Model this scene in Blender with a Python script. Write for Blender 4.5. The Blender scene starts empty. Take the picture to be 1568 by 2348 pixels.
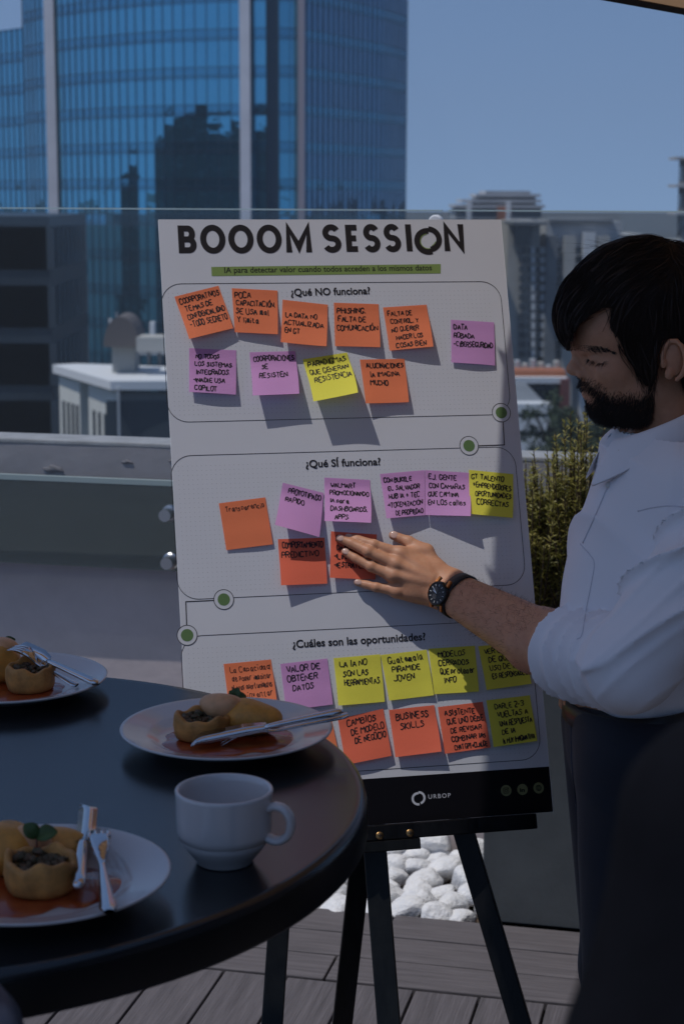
import bpy, math, random
import numpy as np
from mathutils import Vector, Matrix
R = math.radians
C = bpy.context.scene.collection
sc = bpy.context.scene
rng = random.Random(7)
nrg = np.random.default_rng(11)

# ------------------------------------------------------------------ camera
CAM = np.array([0.0, 0.0, 1.72])
FPX, IW, IH, HOR, ROLL = 4100.0, 1568.0, 2348.0, 445.0, 0.0034
PITCH = math.atan((IH / 2 - HOR) / FPX)
_c, _s = math.cos(ROLL), math.sin(ROLL)
_R0 = np.array([1.0, 0, 0])
_F0 = np.array([0, math.cos(PITCH), -math.sin(PITCH)])
_U0 = np.array([0, math.sin(PITCH), math.cos(PITCH)])
_CX, _CY = _R0 * _c + _U0 * _s, -_R0 * _s + _U0 * _c
cd = bpy.data.cameras.new('camera')
cam = bpy.data.objects.new('camera', cd)
C.objects.link(cam)
cam.matrix_world = Matrix(((_CX[0], _CY[0], -_F0[0], CAM[0]), (_CX[1], _CY[1], -_F0[1], CAM[1]),
                           (_CX[2], _CY[2], -_F0[2], CAM[2]), (0, 0, 0, 1)))
cd.sensor_fit = 'HORIZONTAL'
cd.sensor_width = 24.0
cd.lens = 24.0 * FPX / IW
cd.clip_start, cd.clip_end = 0.05, 9000
cd.dof.use_dof = True
cd.dof.focus_distance = 2.72
cd.dof.aperture_fstop = 9.0
sc.camera = cam

# ------------------------------------------------------------------ sky, sun, exposure
SUN = np.array([0.3789, 0.1628, -0.9110])            # the way the sunlight travels
w = bpy.data.worlds.new('World')
sc.world = w
w.use_nodes = True
nt = w.node_tree
bg = nt.nodes['Background']
sky = nt.nodes.new('ShaderNodeTexSky')
sky.sky_type = 'NISHITA'
sky.sun_disc = False
sky.sun_elevation = R(65.6)
sky.sun_rotation = math.atan2(-SUN[0], -SUN[1])
sky.altitude = 1500
sky.air_density = 1.0
sky.dust_density = 0.6
sky.ozone_density = 2.5
tcw = nt.nodes.new('ShaderNodeTexCoord')
adw = nt.nodes.new('ShaderNodeVectorMath'); adw.operation = 'ADD'; adw.inputs[1].default_value = (0, 0, .22)
now = nt.nodes.new('ShaderNodeVectorMath'); now.operation = 'NORMALIZE'
nt.links.new(tcw.outputs['Generated'], adw.inputs[0]); nt.links.new(adw.outputs[0], now.inputs[0]); nt.links.new(now.outputs[0], sky.inputs['Vector'])
nt.links.new(sky.outputs[0], bg.inputs['Color'])
bg.inputs['Strength'].default_value = 0.148
sl = bpy.data.lights.new('sun', 'SUN')
sl.energy = 3.1
sl.angle = R(0.5)
sl.color = (1.0, 0.97, 0.95)
so = bpy.data.objects.new('sun', sl)
C.objects.link(so)
so.location = (-3, -3, 12)
so.rotation_euler = Vector(SUN).to_track_quat('-Z', 'Y').to_euler()
sc.view_settings.view_transform = 'Standard'
sc.view_settings.look = 'None'
sc.view_settings.gamma = 1.0
sc.view_settings.exposure = -0.5
sc.render.engine = 'CYCLES'
sc.cycles.use_denoising = True
sc.cycles.max_bounces = 8
sc.cycles.transparent_max_bounces = 12
sc.cycles.caustics_reflective = False
sc.cycles.caustics_refractive = False

# ------------------------------------------------------------------ measuring helpers
def ray(x, y):
    a = (x - IW / 2) / FPX
    b = -(y - IH / 2) / FPX
    return _F0 + _CX * a + _CY * b
def px(x, y, Y):                       # the point at ground distance Y
    r = ray(x, y)
    return CAM + r * (Y / r[1])
def pz(x, y, z):                       # the point at height z
    r = ray(x, y)
    return CAM + r * ((z - CAM[2]) / r[2])

# ------------------------------------------------------------------ object helpers
def tag(o, label=None, cat=None, group=None, kind=None):
    if label: o['label'] = label
    if cat: o['category'] = cat
    if group: o['group'] = group
    if kind: o['kind'] = kind
    return o
def thing(name, label, cat, loc=(0, 0, 0), group=None):
    o = bpy.data.objects.new(name, None)
    o.empty_display_size = 0.05
    C.objects.link(o)
    o.location = Vector(loc)
    return tag(o, label, cat, group)
class MB:
    def __init__(s):
        s.v, s.f, s.n = [], [], 0
    def add(s, v, f):
        s.v.append(np.asarray(v, float).reshape(-1, 3))
        k = s.n
        s.f += [tuple(int(i) + k for i in q) for q in f]
        s.n += len(s.v[-1])
        return s
    def box(s, c, d, ax=None):          # centre, full size, axes (rows)
        c = np.asarray(c, float)
        d = np.asarray(d, float) / 2
        ax = np.eye(3) if ax is None else np.asarray(ax, float)
        g = np.array([[i, j, k] for i in (-1, 1) for j in (-1, 1) for k in (-1, 1)]) * d
        return s.add(c + g @ ax, [(0, 1, 3, 2), (4, 6, 7, 5), (0, 4, 5, 1), (2, 3, 7, 6), (0, 2, 6, 4), (1, 5, 7, 3)])
    def bar(s, a, b, wd, th, up=(0, 0, 1)):   # square bar from a to b
        a, b = np.asarray(a, float), np.asarray(b, float)
        z = b - a
        L = np.linalg.norm(z)
        z /= L
        x = np.cross(np.asarray(up, float), z)
        x /= np.linalg.norm(x)
        y = np.cross(z, x)
        return s.box((a + b) / 2, (wd, th, L), [x, y, z])
    def tube(s, pts, rad, n=8, cap=True, flat=None):
        P = np.asarray(pts, float)
        m = len(P)
        rad = np.broadcast_to(np.asarray(rad, float), (m,))
        T = np.gradient(P, axis=0)
        T /= np.linalg.norm(T, axis=1)[:, None] + 1e-12
        ref = np.array([0, 0, 1.0]) if abs(T[0][2]) < .9 else np.array([1.0, 0, 0])
        vs = []
        x = np.cross(ref, T[0])
        x /= np.linalg.norm(x)
        for i in range(m):
            x = x - T[i] * (x @ T[i])
            x /= np.linalg.norm(x)
            y = np.cross(T[i], x)
            for k in range(n):
                t = 2 * math.pi * k / n
                fx, fy = (1, 1) if flat is None else flat
                vs.append(P[i] + rad[i] * (math.cos(t) * x * fx + math.sin(t) * y * fy))
        f = [(i * n + k, i * n + (k + 1) % n, (i + 1) * n + (k + 1) % n, (i + 1) * n + k) for i in range(m - 1) for k in range(n)]
        if cap:
            f += [tuple(range(n))[::-1], tuple((m - 1) * n + k for k in range(n))]
        return s.add(vs, f)
    def lathe(s, prof, n=64, c=(0, 0, 0), ax=None, wob=None):   # (radius, height) rows
        c = np.asarray(c, float)
        ax = np.eye(3) if ax is None else np.asarray(ax, float)
        vs = []
        for i, (r, z) in enumerate(prof):
            for k in range(n):
                t = 2 * math.pi * k / n
                rr, zz = (r, z) if wob is None else wob(r, z, t)
                vs.append(c + np.array([rr * math.cos(t), rr * math.sin(t), zz]) @ ax)
        m = len(prof)
        f = [(i * n + k, i * n + (k + 1) % n, (i + 1) * n + (k + 1) % n, (i + 1) * n + k) for i in range(m - 1) for k in range(n)]
        if prof[0][0] > 1e-6: f.append(tuple(range(n))[::-1])
        if prof[-1][0] > 1e-6: f.append(tuple((m - 1) * n + k for k in range(n)))
        return s.add(vs, f)
    def grid(s, G, close=False):
        G = np.asarray(G, float)
        a, b = G.shape[:2]
        return s.add(G.reshape(-1, 3), [(i * b + j, i * b + j + 1, (i + 1) * b + j + 1, (i + 1) * b + j) for i in range(a - 1) for j in range(b - 1)])
    def ell(s, c, r, ax=None, n=16, m=10, bump=None):
        c = np.asarray(c, float)
        ax = np.eye(3) if ax is None else np.asarray(ax, float)
        vs = []
        for i in range(m + 1):
            p = math.pi * i / m
            for k in range(n):
                t = 2 * math.pi * k / n
                d = np.array([math.sin(p) * math.cos(t), math.sin(p) * math.sin(t), math.cos(p)])
                k_ = 1.0 if bump is None else bump(d)
                vs.append(c + (d * np.asarray(r) * k_) @ ax)
        return s.add(vs, [(i * n + k, (i + 1) * n + k, (i + 1) * n + (k + 1) % n, i * n + (k + 1) % n) for i in range(m) for k in range(n)])
    def build(s, name, m, parent=None, smooth=False, bevel=0, solid=0, sub=0, auto=None, merge=False):
        me = bpy.data.meshes.new(name)
        V = np.concatenate(s.v) if s.v else np.zeros((0, 3))
        if parent is not None:
            V = V - np.array(parent_world(parent))
        me.from_pydata(V.tolist(), [], s.f)
        if merge:
            import bmesh
            b = bmesh.new(); b.from_mesh(me)
            bmesh.ops.remove_doubles(b, verts=b.verts, dist=1e-5)
            bmesh.ops.recalc_face_normals(b, faces=b.faces)
            b.to_mesh(me); b.free()
        me.materials.append(m)
        o = bpy.data.objects.new(name, me)
        C.objects.link(o)
        if parent is not None: o.parent = parent
        if smooth or auto: me.polygons.foreach_set('use_smooth', [True] * len(me.polygons))
        if auto: me.set_sharp_from_angle(angle=R(auto))
        if solid:
            q = o.modifiers.new('solid', 'SOLIDIFY'); q.thickness = solid; q.offset = 0
        if bevel:
            q = o.modifiers.new('bevel', 'BEVEL'); q.width = bevel; q.segments = 2; q.limit_method = 'ANGLE'
        if sub:
            q = o.modifiers.new('sub', 'SUBSURF'); q.levels = q.render_levels = sub
        return o
def parent_world(p):
    t = Vector((0, 0, 0))
    while p is not None:
        t += p.location
        p = p.parent
    return t
def struct(o):
    o['kind'] = 'structure'
    return o

# ------------------------------------------------------------------ materials
MATS = {}
def mat(name, col, rough=0.5, metal=0.0, var=0.0, vscale=20.0, bump=0.0, bscale=80.0, spec=0.5, sub=0.0, coat=0.0, trans=0.0, ior=1.45, stretch=None, var2=None, bdist=0.002, sheen=0.0):
    if name in MATS: return MATS[name]
    m = bpy.data.materials.new(name)
    m.use_nodes = True
    n, l = m.node_tree.nodes, m.node_tree.links
    b = n['Principled BSDF']
    b.inputs['Roughness'].default_value = rough
    b.inputs['Metallic'].default_value = metal
    b.inputs['Specular IOR Level'].default_value = spec
    b.inputs['IOR'].default_value = ior
    b.inputs['Coat Weight'].default_value = coat
    b.inputs['Transmission Weight'].default_value = trans
    b.inputs['Sheen Weight'].default_value = sheen
    if sub:
        b.inputs['Subsurface Weight'].default_value = sub
        b.inputs['Subsurface Radius'].default_value = (0.012, 0.005, 0.003)
        b.inputs['Subsurface Scale'].default_value = 0.6
    tc = n.new('ShaderNodeTexCoord')
    src = tc.outputs['Object']
    if stretch:
        mp = n.new('ShaderNodeMapping')
        mp.inputs['Scale'].default_value = stretch
        l.new(src, mp.inputs['Vector'])
        src = mp.outputs['Vector']
    if var:
        t = n.new('ShaderNodeTexNoise')
        t.inputs['Scale'].default_value = vscale
        t.inputs['Detail'].default_value = 6
        t.inputs['Roughness'].default_value = 0.65
        l.new(src, t.inputs['Vector'])
        r = n.new('ShaderNodeValToRGB')
        r.color_ramp.elements[0].position = 0.3
        r.color_ramp.elements[1].position = 0.7
        c2 = var2 if var2 else tuple(max(0, x * (1 - var)) for x in col)
        r.color_ramp.elements[0].color = (*c2, 1)
        r.color_ramp.elements[1].color = (*(min(1, x * (1 + (0 if var2 else var) * .6)) for x in col), 1)
        l.new(t.outputs['Fac'], r.inputs['Fac'])
        l.new(r.outputs['Color'], b.inputs['Base Color'])
        mr = n.new('ShaderNodeMapRange')
        mr.inputs['To Min'].default_value = max(0, rough - .06)
        mr.inputs['To Max'].default_value = min(1, rough + .08)
        l.new(t.outputs['Fac'], mr.inputs['Value'])
        l.new(mr.outputs['Result'], b.inputs['Roughness'])
    else:
        b.inputs['Base Color'].default_value = (*col, 1)
    if bump:
        t = n.new('ShaderNodeTexNoise')
        t.inputs['Scale'].default_value = bscale
        t.inputs['Detail'].default_value = 5
        l.new(src, t.inputs['Vector'])
        k = n.new('ShaderNodeBump')
        k.inputs['Strength'].default_value = bump
        k.inputs['Distance'].default_value = bdist
        l.new(t.outputs['Fac'], k.inputs['Height'])
        l.new(k.outputs['Normal'], b.inputs['Normal'])
    MATS[name] = m
    return m
def glassmat(name, tint, gloss=0.04, rough=0.0, film=0.0, filmcol=(.2, .25, .25)):
    m = bpy.data.materials.new(name)
    m.use_nodes = True
    n, l = m.node_tree.nodes, m.node_tree.links
    out = n['Material Output']
    n.remove(n['Principled BSDF'])
    t = n.new('ShaderNodeBsdfTransparent'); t.inputs['Color'].default_value = (*tint, 1)
    g = n.new('ShaderNodeBsdfGlossy'); g.inputs['Roughness'].default_value = rough
    f = n.new('ShaderNodeLayerWeight'); f.inputs['Blend'].default_value = .5
    p5 = n.new('ShaderNodeMath'); p5.operation = 'POWER'; p5.inputs[1].default_value = 5
    l.new(f.outputs['Facing'], p5.inputs[0])
    a = n.new('ShaderNodeMath'); a.operation = 'MULTIPLY_ADD'; a.inputs[1].default_value = .55; a.inputs[2].default_value = gloss * .5
    x = n.new('ShaderNodeMixShader')
    l.new(p5.outputs[0], a.inputs[0]); l.new(a.outputs[0], x.inputs['Fac'])
    l.new(t.outputs[0], x.inputs[1]); l.new(g.outputs[0], x.inputs[2])
    last = x
    if film:
        d = n.new('ShaderNodeBsdfDiffuse'); d.inputs['Color'].default_value = (*filmcol, 1)
        y = n.new('ShaderNodeMixShader'); y.inputs['Fac'].default_value = film
        l.new(x.outputs[0], y.inputs[1]); l.new(d.outputs[0], y.inputs[2])
        last = y
    l.new(last.outputs[0], out.inputs['Surface'])
    return m

# ------------------------------------------------------------------ signed distance modelling
def sm_min(a, b, k):
    h = np.clip(.5 + .5 * (b - a) / k, 0, 1)
    return b + (a - b) * h - k * h * (1 - h)
def sm_max(a, b, k): return -sm_min(-a, -b, k)
def sd_ell(P, c, r, ax=None):
    q = P - np.asarray(c, np.float32)
    if ax is not None: q = q @ np.asarray(ax, np.float32).T
    r = np.asarray(r, np.float32)
    k0 = np.linalg.norm(q / r, axis=-1)
    k1 = np.linalg.norm(q / (r * r), axis=-1) + 1e-9
    return k0 * (k0 - 1) / k1
def sd_cap(P, a, b, ra, rb=None):
    a, b = np.asarray(a, np.float32), np.asarray(b, np.float32)
    rb = ra if rb is None else rb
    d = b - a
    t = np.clip(((P - a) @ d) / float(d @ d + 1e-12), 0, 1)
    return np.linalg.norm(P - a - t[..., None] * d, axis=-1) - (ra + (rb - ra) * t)
def sd_chain(P, pts, rad, k):
    s = None
    for i in range(len(pts) - 1):
        c = sd_cap(P, pts[i], pts[i + 1], rad[i], rad[i + 1])
        s = c if s is None else sm_min(s, c, k)
    return s
def wav(P, seed, fr):                  # smooth pseudo noise, roughly -1..1
    g = np.random.default_rng(seed)
    o = np.zeros(P.shape[:-1], np.float32)
    for i in range(7):
        d = g.normal(size=3).astype(np.float32)
        d /= np.linalg.norm(d)
        o += np.sin(P @ (d * np.float32(fr * g.uniform(.6, 1.6))) + np.float32(g.uniform(0, 6.3)))
    return o / 3.0
def surf_nets(fn, lo, hi, h):
    lo, hi = np.asarray(lo, float), np.asarray(hi, float)
    n = np.ceil((hi - lo) / h).astype(int) + 1
    xs = [(lo[i] + h * np.arange(n[i])).astype(np.float32) for i in range(3)]
    F = np.empty(n, np.float32)
    st = max(1, int(1.2e6 // (n[1] * n[2])))
    for i in range(0, n[0], st):
        g = np.stack(np.meshgrid(xs[0][i:i + st], xs[1], xs[2], indexing='ij'), -1)
        F[i:i + st] = fn(g)
    neg = F < 0
    cnt = np.zeros(n - 1, np.int8)
    for i in (0, 1):
        for j in (0, 1):
            for k in (0, 1):
                cnt += neg[i:n[0] - 1 + i, j:n[1] - 1 + j, k:n[2] - 1 + k]
    act = (cnt > 0) & (cnt < 8)
    idx = -np.ones(n - 1, np.int64)
    cells = np.argwhere(act)
    idx[act] = np.arange(len(cells))
    acc = np.zeros((len(cells), 3)); num = np.zeros(len(cells))
    cor = [np.array([i, j, k]) for i in (0, 1) for j in (0, 1) for k in (0, 1)]
    for a in range(8):
        for b in range(a + 1, 8):
            if np.abs(cor[a] - cor[b]).sum() != 1: continue
            A, B = cells + cor[a], cells + cor[b]
            fa, fb = F[tuple(A.T)], F[tuple(B.T)]
            x = (fa < 0) != (fb < 0)
            t = np.where(x, fa / np.where(fa == fb, 1, fa - fb), 0)
            acc += np.where(x[:, None], cor[a] + t[:, None] * (cor[b] - cor[a]), 0)
            num += x
    V = lo + h * (cells + acc / num[:, None])
    quads = []
    for ax in range(3):
        sl0 = [slice(None)] * 3; sl1 = [slice(None)] * 3
        sl0[ax] = slice(0, -1); sl1[ax] = slice(1, None)
        a, b = neg[tuple(sl0)], neg[tuple(sl1)]
        e = np.argwhere(a != b)
        u, v = [(1, 2), (2, 0), (0, 1)][ax]
        ok = (e[:, u] > 0) & (e[:, v] > 0) & (e[:, u] < n[u] - 1) & (e[:, v] < n[v] - 1)
        e = e[ok]
        du = np.zeros(3, int); du[u] = 1
        dv = np.zeros(3, int); dv[v] = 1
        q = np.stack([idx[tuple((e - du - dv).T)], idx[tuple((e - dv).T)], idx[tuple(e.T)], idx[tuple((e - du).T)]], 1)
        fl = ~a[tuple(e.T)]
        q[fl] = q[fl][:, ::-1]
        quads.append(q)
    Q = np.concatenate(quads)
    return V, Q
def sdf_obj(name, fn, lo, hi, h, m, parent=None, mb=None):
    V, Q = surf_nets(fn, lo, hi, h)
    b = MB()
    b.add(V, Q.tolist())
    return b.build(name, m, parent, smooth=True), V, Q

# ================================================================== THE TERRACE
TH = math.atan2(-0.224, 0.9746)
ET, GT = np.array([.9746, -.224, 0]), np.array([.224, .9746, 0])
AX = np.array([ET, GT, [0, 0, 1.0]])
def T(a, b, z): return a * ET + b * GT + np.array([0, 0, z])

m_deck = mat('composite_deck', (.135, .122, .128), .62, var=.35, vscale=2.2, bump=.55, bscale=7, stretch=(2.2, 42, 8), bdist=.0035)
m_deckb = mat('composite_deck_field', (.13, .118, .125), .62, var=.35, vscale=2.2, bump=.6, bscale=7, stretch=(34, 1.6, 8), bdist=.004)
m_gap = mat('dark_gap', (.006, .006, .007), .9)
d = MB()
for i in range(3):
    b1 = 4.02 - i * .1305
    a = [-1.9, -.805, -.86, -.85][i + 1] - 2.4 * 2
    if i == 0: a = -.79 - 4.8
    if i == 1: a = 0.55 - 4.8
    if i == 2: a = -.872 - 4.8
    for k in range(5):
        d.box((a + 1.2, b1 - .0625, -.0125 + rng.uniform(-.0006, .0006)), (2.395, .1245, .025))
        a += 2.4
o = d.build('deck_border', m_deck, bevel=.0025); o.rotation_euler.z = TH; struct(o)
d = MB()
a = -.835 + .0275 - 24 * .1445
for i in range(44):
    b1 = 3.623
    for k in range(4):
        L = 2.4 if k else 1.6 + (i % 3) * .4
        d.box((a + .069, b1 - L / 2, -.0125 + rng.uniform(-.0006, .0006)), (.1385, L - .004, .025))
        b1 -= L
    a += .1445
o = d.build('deck', m_deckb, bevel=.0025); o.rotation_euler.z = TH; struct(o)
d = MB(); d.box((-.2, .6, -.16), (7.6, 6.84, .24)); o = d.build('deck_base', m_gap); o.rotation_euler.z = TH; struct(o)

# the bed at the deck's edge and its stones
m_soil = mat('bed_soil', (.10, .07, .05), .95, var=.5, vscale=60, bump=.8, bscale=120, bdist=.006)
d = MB(); d.box(T(-.2, 4.27, -.06), (7.6, .48, .06), AX); struct(d.build('planting_bed', m_soil))
m_stone = mat('white_stone', (.90, .89, .87), .75, var=.28, vscale=3.0, bump=.35, bscale=4, var2=(.70, .71, .73), bdist=.035)
stone_me = []
for k in range(9):
    ph = nrg.uniform(0, 6.3, 6); dd = nrg.normal(size=(6, 3)); dd /= np.linalg.norm(dd, axis=1)[:, None]
    cut = nrg.normal(size=(11, 3)); cut /= np.linalg.norm(cut, axis=1)[:, None]; lim = nrg.uniform(.68, .95, 11)
    def bmp(v):
        r = 1 + .05 * sum(math.sin(2.6 * float(v @ dd[j]) + ph[j]) for j in range(6)) / 1.6
        for j in range(11):
            q = float(v @ cut[j])
            if q > .05: r = min(r, lim[j] / q * (1 + .02 * r)) if lim[j] / q < r else r
        return r
    b = MB(); b.ell((0, 0, 0), (1, 1, 1), n=28, m=18, bump=bmp)
    me = bpy.data.meshes.new('stone'); me.from_pydata(np.concatenate(b.v).tolist(), [], b.f); me.materials.append(m_stone)
    me.polygons.foreach_set('use_smooth', [True] * len(me.polygons)); stone_me.append(me)
def stone(a, b, z, r, label):
    o = bpy.data.objects.new('white_stone', rng.choice(stone_me)); C.objects.link(o)
    o.location = Vector(T(a, b, z)); o.scale = (r * rng.uniform(.9, 1.3), r * rng.uniform(.8, 1.05), r * rng.uniform(.62, .85))
    o.rotation_euler = (rng.uniform(-.5, .5), rng.uniform(-.5, .5), rng.uniform(0, 6.3))
    tag(o, label, 'stone', 'white stones bordering the deck')
for i in range(6):
    for j in range(8):
        stone(-1.17 + j * .078 + rng.uniform(-.016, .016) + (i % 2) * .037, 4.062 + i * .066 + rng.uniform(-.01, .01),
              -.012 + .008 * i * .5 + rng.uniform(-.008, .012), rng.uniform(.037, .054), 'white river stone lying in the bed between deck and wall')
for (a, b, r, t) in ((-.855, 4.41, .046, 'large upright white boulder behind the middle of the easel'), (-.765, 4.425, .055, 'broad wedge shaped white boulder at the back of the bed'),
                     (-.645, 4.40, .048, 'round grey veined boulder beside the planter corner')):
    stone(a, b, .035, r, t)

# parapet wall
m_plaster = mat('old_plaster', (.60, .53, .53), .85, var=.22, vscale=5, bump=.5, bscale=14, bdist=.006, var2=(.50, .445, .445))
m_cap = mat('plaster_cap', (.62, .58, .56), .8, var=.2, vscale=14, bump=.4, bscale=60)
wl = thing('parapet_wall', 'low rough plastered parapet wall with pale top behind the glass', 'wall', T(0, 4.55, 0))
PT = 1.064
d = MB()
xs = np.linspace(-4.2, 3.4, 280); zs = np.linspace(-.1, PT - .012, 56)
G = np.zeros((len(xs), len(zs), 3))
for i, x in enumerate(xs):
    for j, z in enumerate(zs):
        n_ = .0008 * math.sin(5 * x + 3 * z) + .0003 * math.sin(23 * x - 17 * z)
        G[i, j] = T(x, 4.49 - n_, z)
d.grid(G[:, ::-1])
d.box(T(-.4, 4.555, (PT - .015) / 2 - .05), (7.6, .10, PT + .08), AX)
d.build('wall_face', m_plaster, wl, smooth=False)
d = MB(); d.box(T(-.4, 4.547, PT - .006), (7.6, .118, .014), AX); d.build('wall_cap', m_cap, wl, bevel=.004)
d = MB()
pts = [(-.20, .58), (-.185, .50), (-.17, .42), (-.165, .30), (-.168, .18)]
def catmull_(P):
    o_ = []
    for a_, b_ in zip(P[:-1], P[1:]): o_ += [a_ * (1 - k) + b_ * k + np.array([rng.uniform(-.004, .004), 0, rng.uniform(-.004, .004)]) for k in (0, .25, .5, .75)]
    return o_ + [P[-1]]
def crack(a0, zz):
    P = [T(a, 4.4865, z) for a, z in zz]
    d.tube(catmull_([(p_ + np.array([rng.uniform(-.004, .004), 0, rng.uniform(-.005, .005)])) for p_ in P]), .0008, 5)
crack(0, [(-1.42, .70), (-1.40, .62), (-1.375, .54), (-1.365, .47), (-1.37, .38), (-1.365, .22)])
d.build('crack', m_gap, wl)
m_rough = mat('plaster_patch', (.36, .32, .32), .9, bump=.8, bscale=60, bdist=.006)
d = MB()
for a, z, s_ in ((-1.83, .985, .013), (-1.62, 1.012, .007), (-1.375, .992, .010), (-1.49, 1.02, .006)):
    d.ell(T(a, 4.4875, z), (s_ * 2.2, .003, s_ * .7), AX, bump=lambda v: 1 + .25 * math.sin(5 * v[0] + 3 * v[2]))
d.build('broken_plaster', m_rough, wl, smooth=True)

# glass balustrade
m_glass = glassmat('clear_glass', (.935, .955, .96), .045, 0.0, .014, (.36, .37, .39))
m_glass2 = glassmat('green_film_glass', (.60, .66, .66), .06, .02, .27, (.21, .245, .25))
m_edge = mat('glass_edge', (.55, .68, .66), .25)
m_steel = mat('brushed_steel', (.62, .63, .64), .28, 1.0, bump=.1, bscale=200)
GZ0, GZ1, GB = .735, 1.683, 4.442
def glass_panel(a0, a1, label):
    t = thing('glass_screen', label, 'glass screen', T((a0 + a1) / 2, GB, GZ0), 'glass wind screen panels')
    d = MB(); d.box(T((a0 + a1) / 2, GB, (GZ0 + GZ1) / 2 - .003), (a1 - a0, .012, GZ1 - GZ0 - .006), AX); d.build('pane', m_glass, t)
    d = MB(); d.box(T((a0 + a1) / 2, GB, GZ1 - .0012), (a1 - a0, .012, .0032), AX); d.build('polished_edge', m_edge, t)
    return t
AJ = T(0, 0, 0)
aj = float(px(1005, 487, 4.4) @ ET)
glass_panel(-4.2, aj - .008, 'long clear glass screen panel left of the joint above the board')
glass_panel(aj + .008, 3.2, 'clear glass screen panel right of the joint, behind the man')
t = thing('glass_skirt', 'dark green tinted glass strip with pale top edge low on the wall', 'glass strip', T(-1.8, 4.424, GZ0))
d = MB(); d.box(T(-2.43, 4.424, GZ0 + .114), (3.5, .012, .228), AX); d.build('pane', m_glass2, t)
d = MB(); d.box(T(-2.43, 4.424, GZ0 + .235), (3.5, .014, .014), AX); d.build('polished_edge', mat('pale_edge', (.34, .42, .42), .4), t)
def standoff(x, y, label, cap, dark=False):
    P = px(x, y, 4.60); a = float(P @ ET); z = P[2]
    t = thing('glass_clamp', label, 'clamp', T(a, 4.34, z), 'round glass clamps')
    ax = np.array([ET, [0, 0, 1.0], -GT])
    d = MB(); d.lathe([(0, 0), (.016, 0), (.016, .05), (0, .05)], 24, T(a, 4.35, z), ax); d.build('shank', m_steel, t, auto=40)
    d = MB(); d.lathe([(0, 0), (.022, 0), (.022, .012), (.0195, .016), (0, .017)], 32, T(a, 4.352, z), ax); d.build('cap', m_gap if dark else m_steel, t, auto=40)
    if dark:
        d = MB(); d.lathe([(.015, .0), (.0222, .0), (.0224, .018), (.0195, .021), (.015, .018)], 32, T(a, 4.352, z), ax); d.build('rim', m_steel, t, auto=40)
standoff(401, 1170, 'bright steel clamp disc beside the board edge, upper of two', 0)
standoff(405, 1278, 'hollow dark clamp with steel rim beside the board edge, lower of two', 0, True)
t = thing('glass_clip', 'small white clip on the glass joint peeking over the board', 'clip', px(1000, 500, 4.37))
d = MB(); c_ = px(1001, 508, 4.36); d.lathe([(0, 0), (.017, 0), (.017, .02), (.014, .026), (0, .027)], 24, c_, np.array([ET, [0, 0, 1.0], -GT])); d.build('clip_cap', mat('white_plastic', (.8, .8, .8), .3), t, auto=40)

# unseen wall added at the right to block skylight and darken the shirt
t = thing('added_shade_wall', 'unseen dark timber clad wall with glazed doors, added to block light from the right', 'building', (2.7, .2, 0))
m_clad = mat('dark_timber_cladding', (.055, .040, .032), .7, var=.4, vscale=3, bump=.4, bscale=20, stretch=(8, 8, .6))
d = MB()
for k in range(34): d.box((2.72, -3.3 + k * .2, 1.75), (.10, .192, 3.5))
d.build('wall', m_clad, t, bevel=.004)
for y in (-2.2, -.6, 1.0):
    d = MB(); d.box((2.655, y, 1.10), (.04, 1.1, 2.2)); dr_ = d.build('door', mat('door_frame', (.02, .02, .022), .4), t, bevel=.004)
    d = MB(); d.box((2.632, y, 1.15), (.008, .92, 1.9)); d.build('pane', mat('dark_door_glass', (.02, .022, .025), .05), dr_)
d = MB(); d.box((2.55, 0, 3.56), (.6, 6.9, .12)); d.build('eave', mat('eave_grey', (.12, .12, .12), .7), t)

# planter and shrubs
m_planter = mat('planter_metal', (.095, .105, .108), .5, .2, var=.3, vscale=4, bump=.15, bscale=120)
t = thing('metal_planter', 'dark grey metal planter box standing on the deck edge', 'planter', T(.16, 4.23, 0))
d = MB()
A0, A1, B0_, B1_ = -.578, 1.7, 4.03, 4.44
d.box(T((A0 + A1) / 2, B0_ + .01, .361), (A1 - A0, .02, .718), AX); d.box(T((A0 + A1) / 2, B1_ - .01, .361), (A1 - A0, .02, .718), AX)
d.box(T(A0 + .01, (B0_ + B1_) / 2, .37), (.02, B1_ - B0_ - .042, .70), AX); d.box(T(A1 - .01, (B0_ + B1_) / 2, .37), (.02, B1_ - B0_ - .042, .70), AX)
d.build('box', m_planter, t, bevel=.003)
d = MB(); d.box(T((A0 + A1) / 2, B0_ + .012, .727), (A1 - A0 + .02, .045, .014), AX); d.box(T((A0 + A1) / 2, B1_ - .012, .727), (A1 - A0 + .02, .045, .014), AX)
d.box(T(A0 + .012, 4.235, .727), (.045, .30, .014), AX); d.build('rim', m_planter, t, bevel=.002)
d = MB(); d.box(T((A0 + A1) / 2, 4.235, .015), (A1 - A0 - .04, .34, .03), AX); d.build('plinth', m_gap, t)
d = MB(); d.box(T((A0 + A1) / 2, 4.235, .66), (A1 - A0 - .05, .35, .06), AX); d.build('soil', m_soil, t)
m_needle = mat('rosemary_needle', (.22, .245, .07), .5, var=.6, vscale=18, var2=(.38, .27, .07))
m_needle2 = mat('rosemary_tip', (.52, .45, .14), .5, var=.5, vscale=25, var2=(.22, .23, .07))
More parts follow.
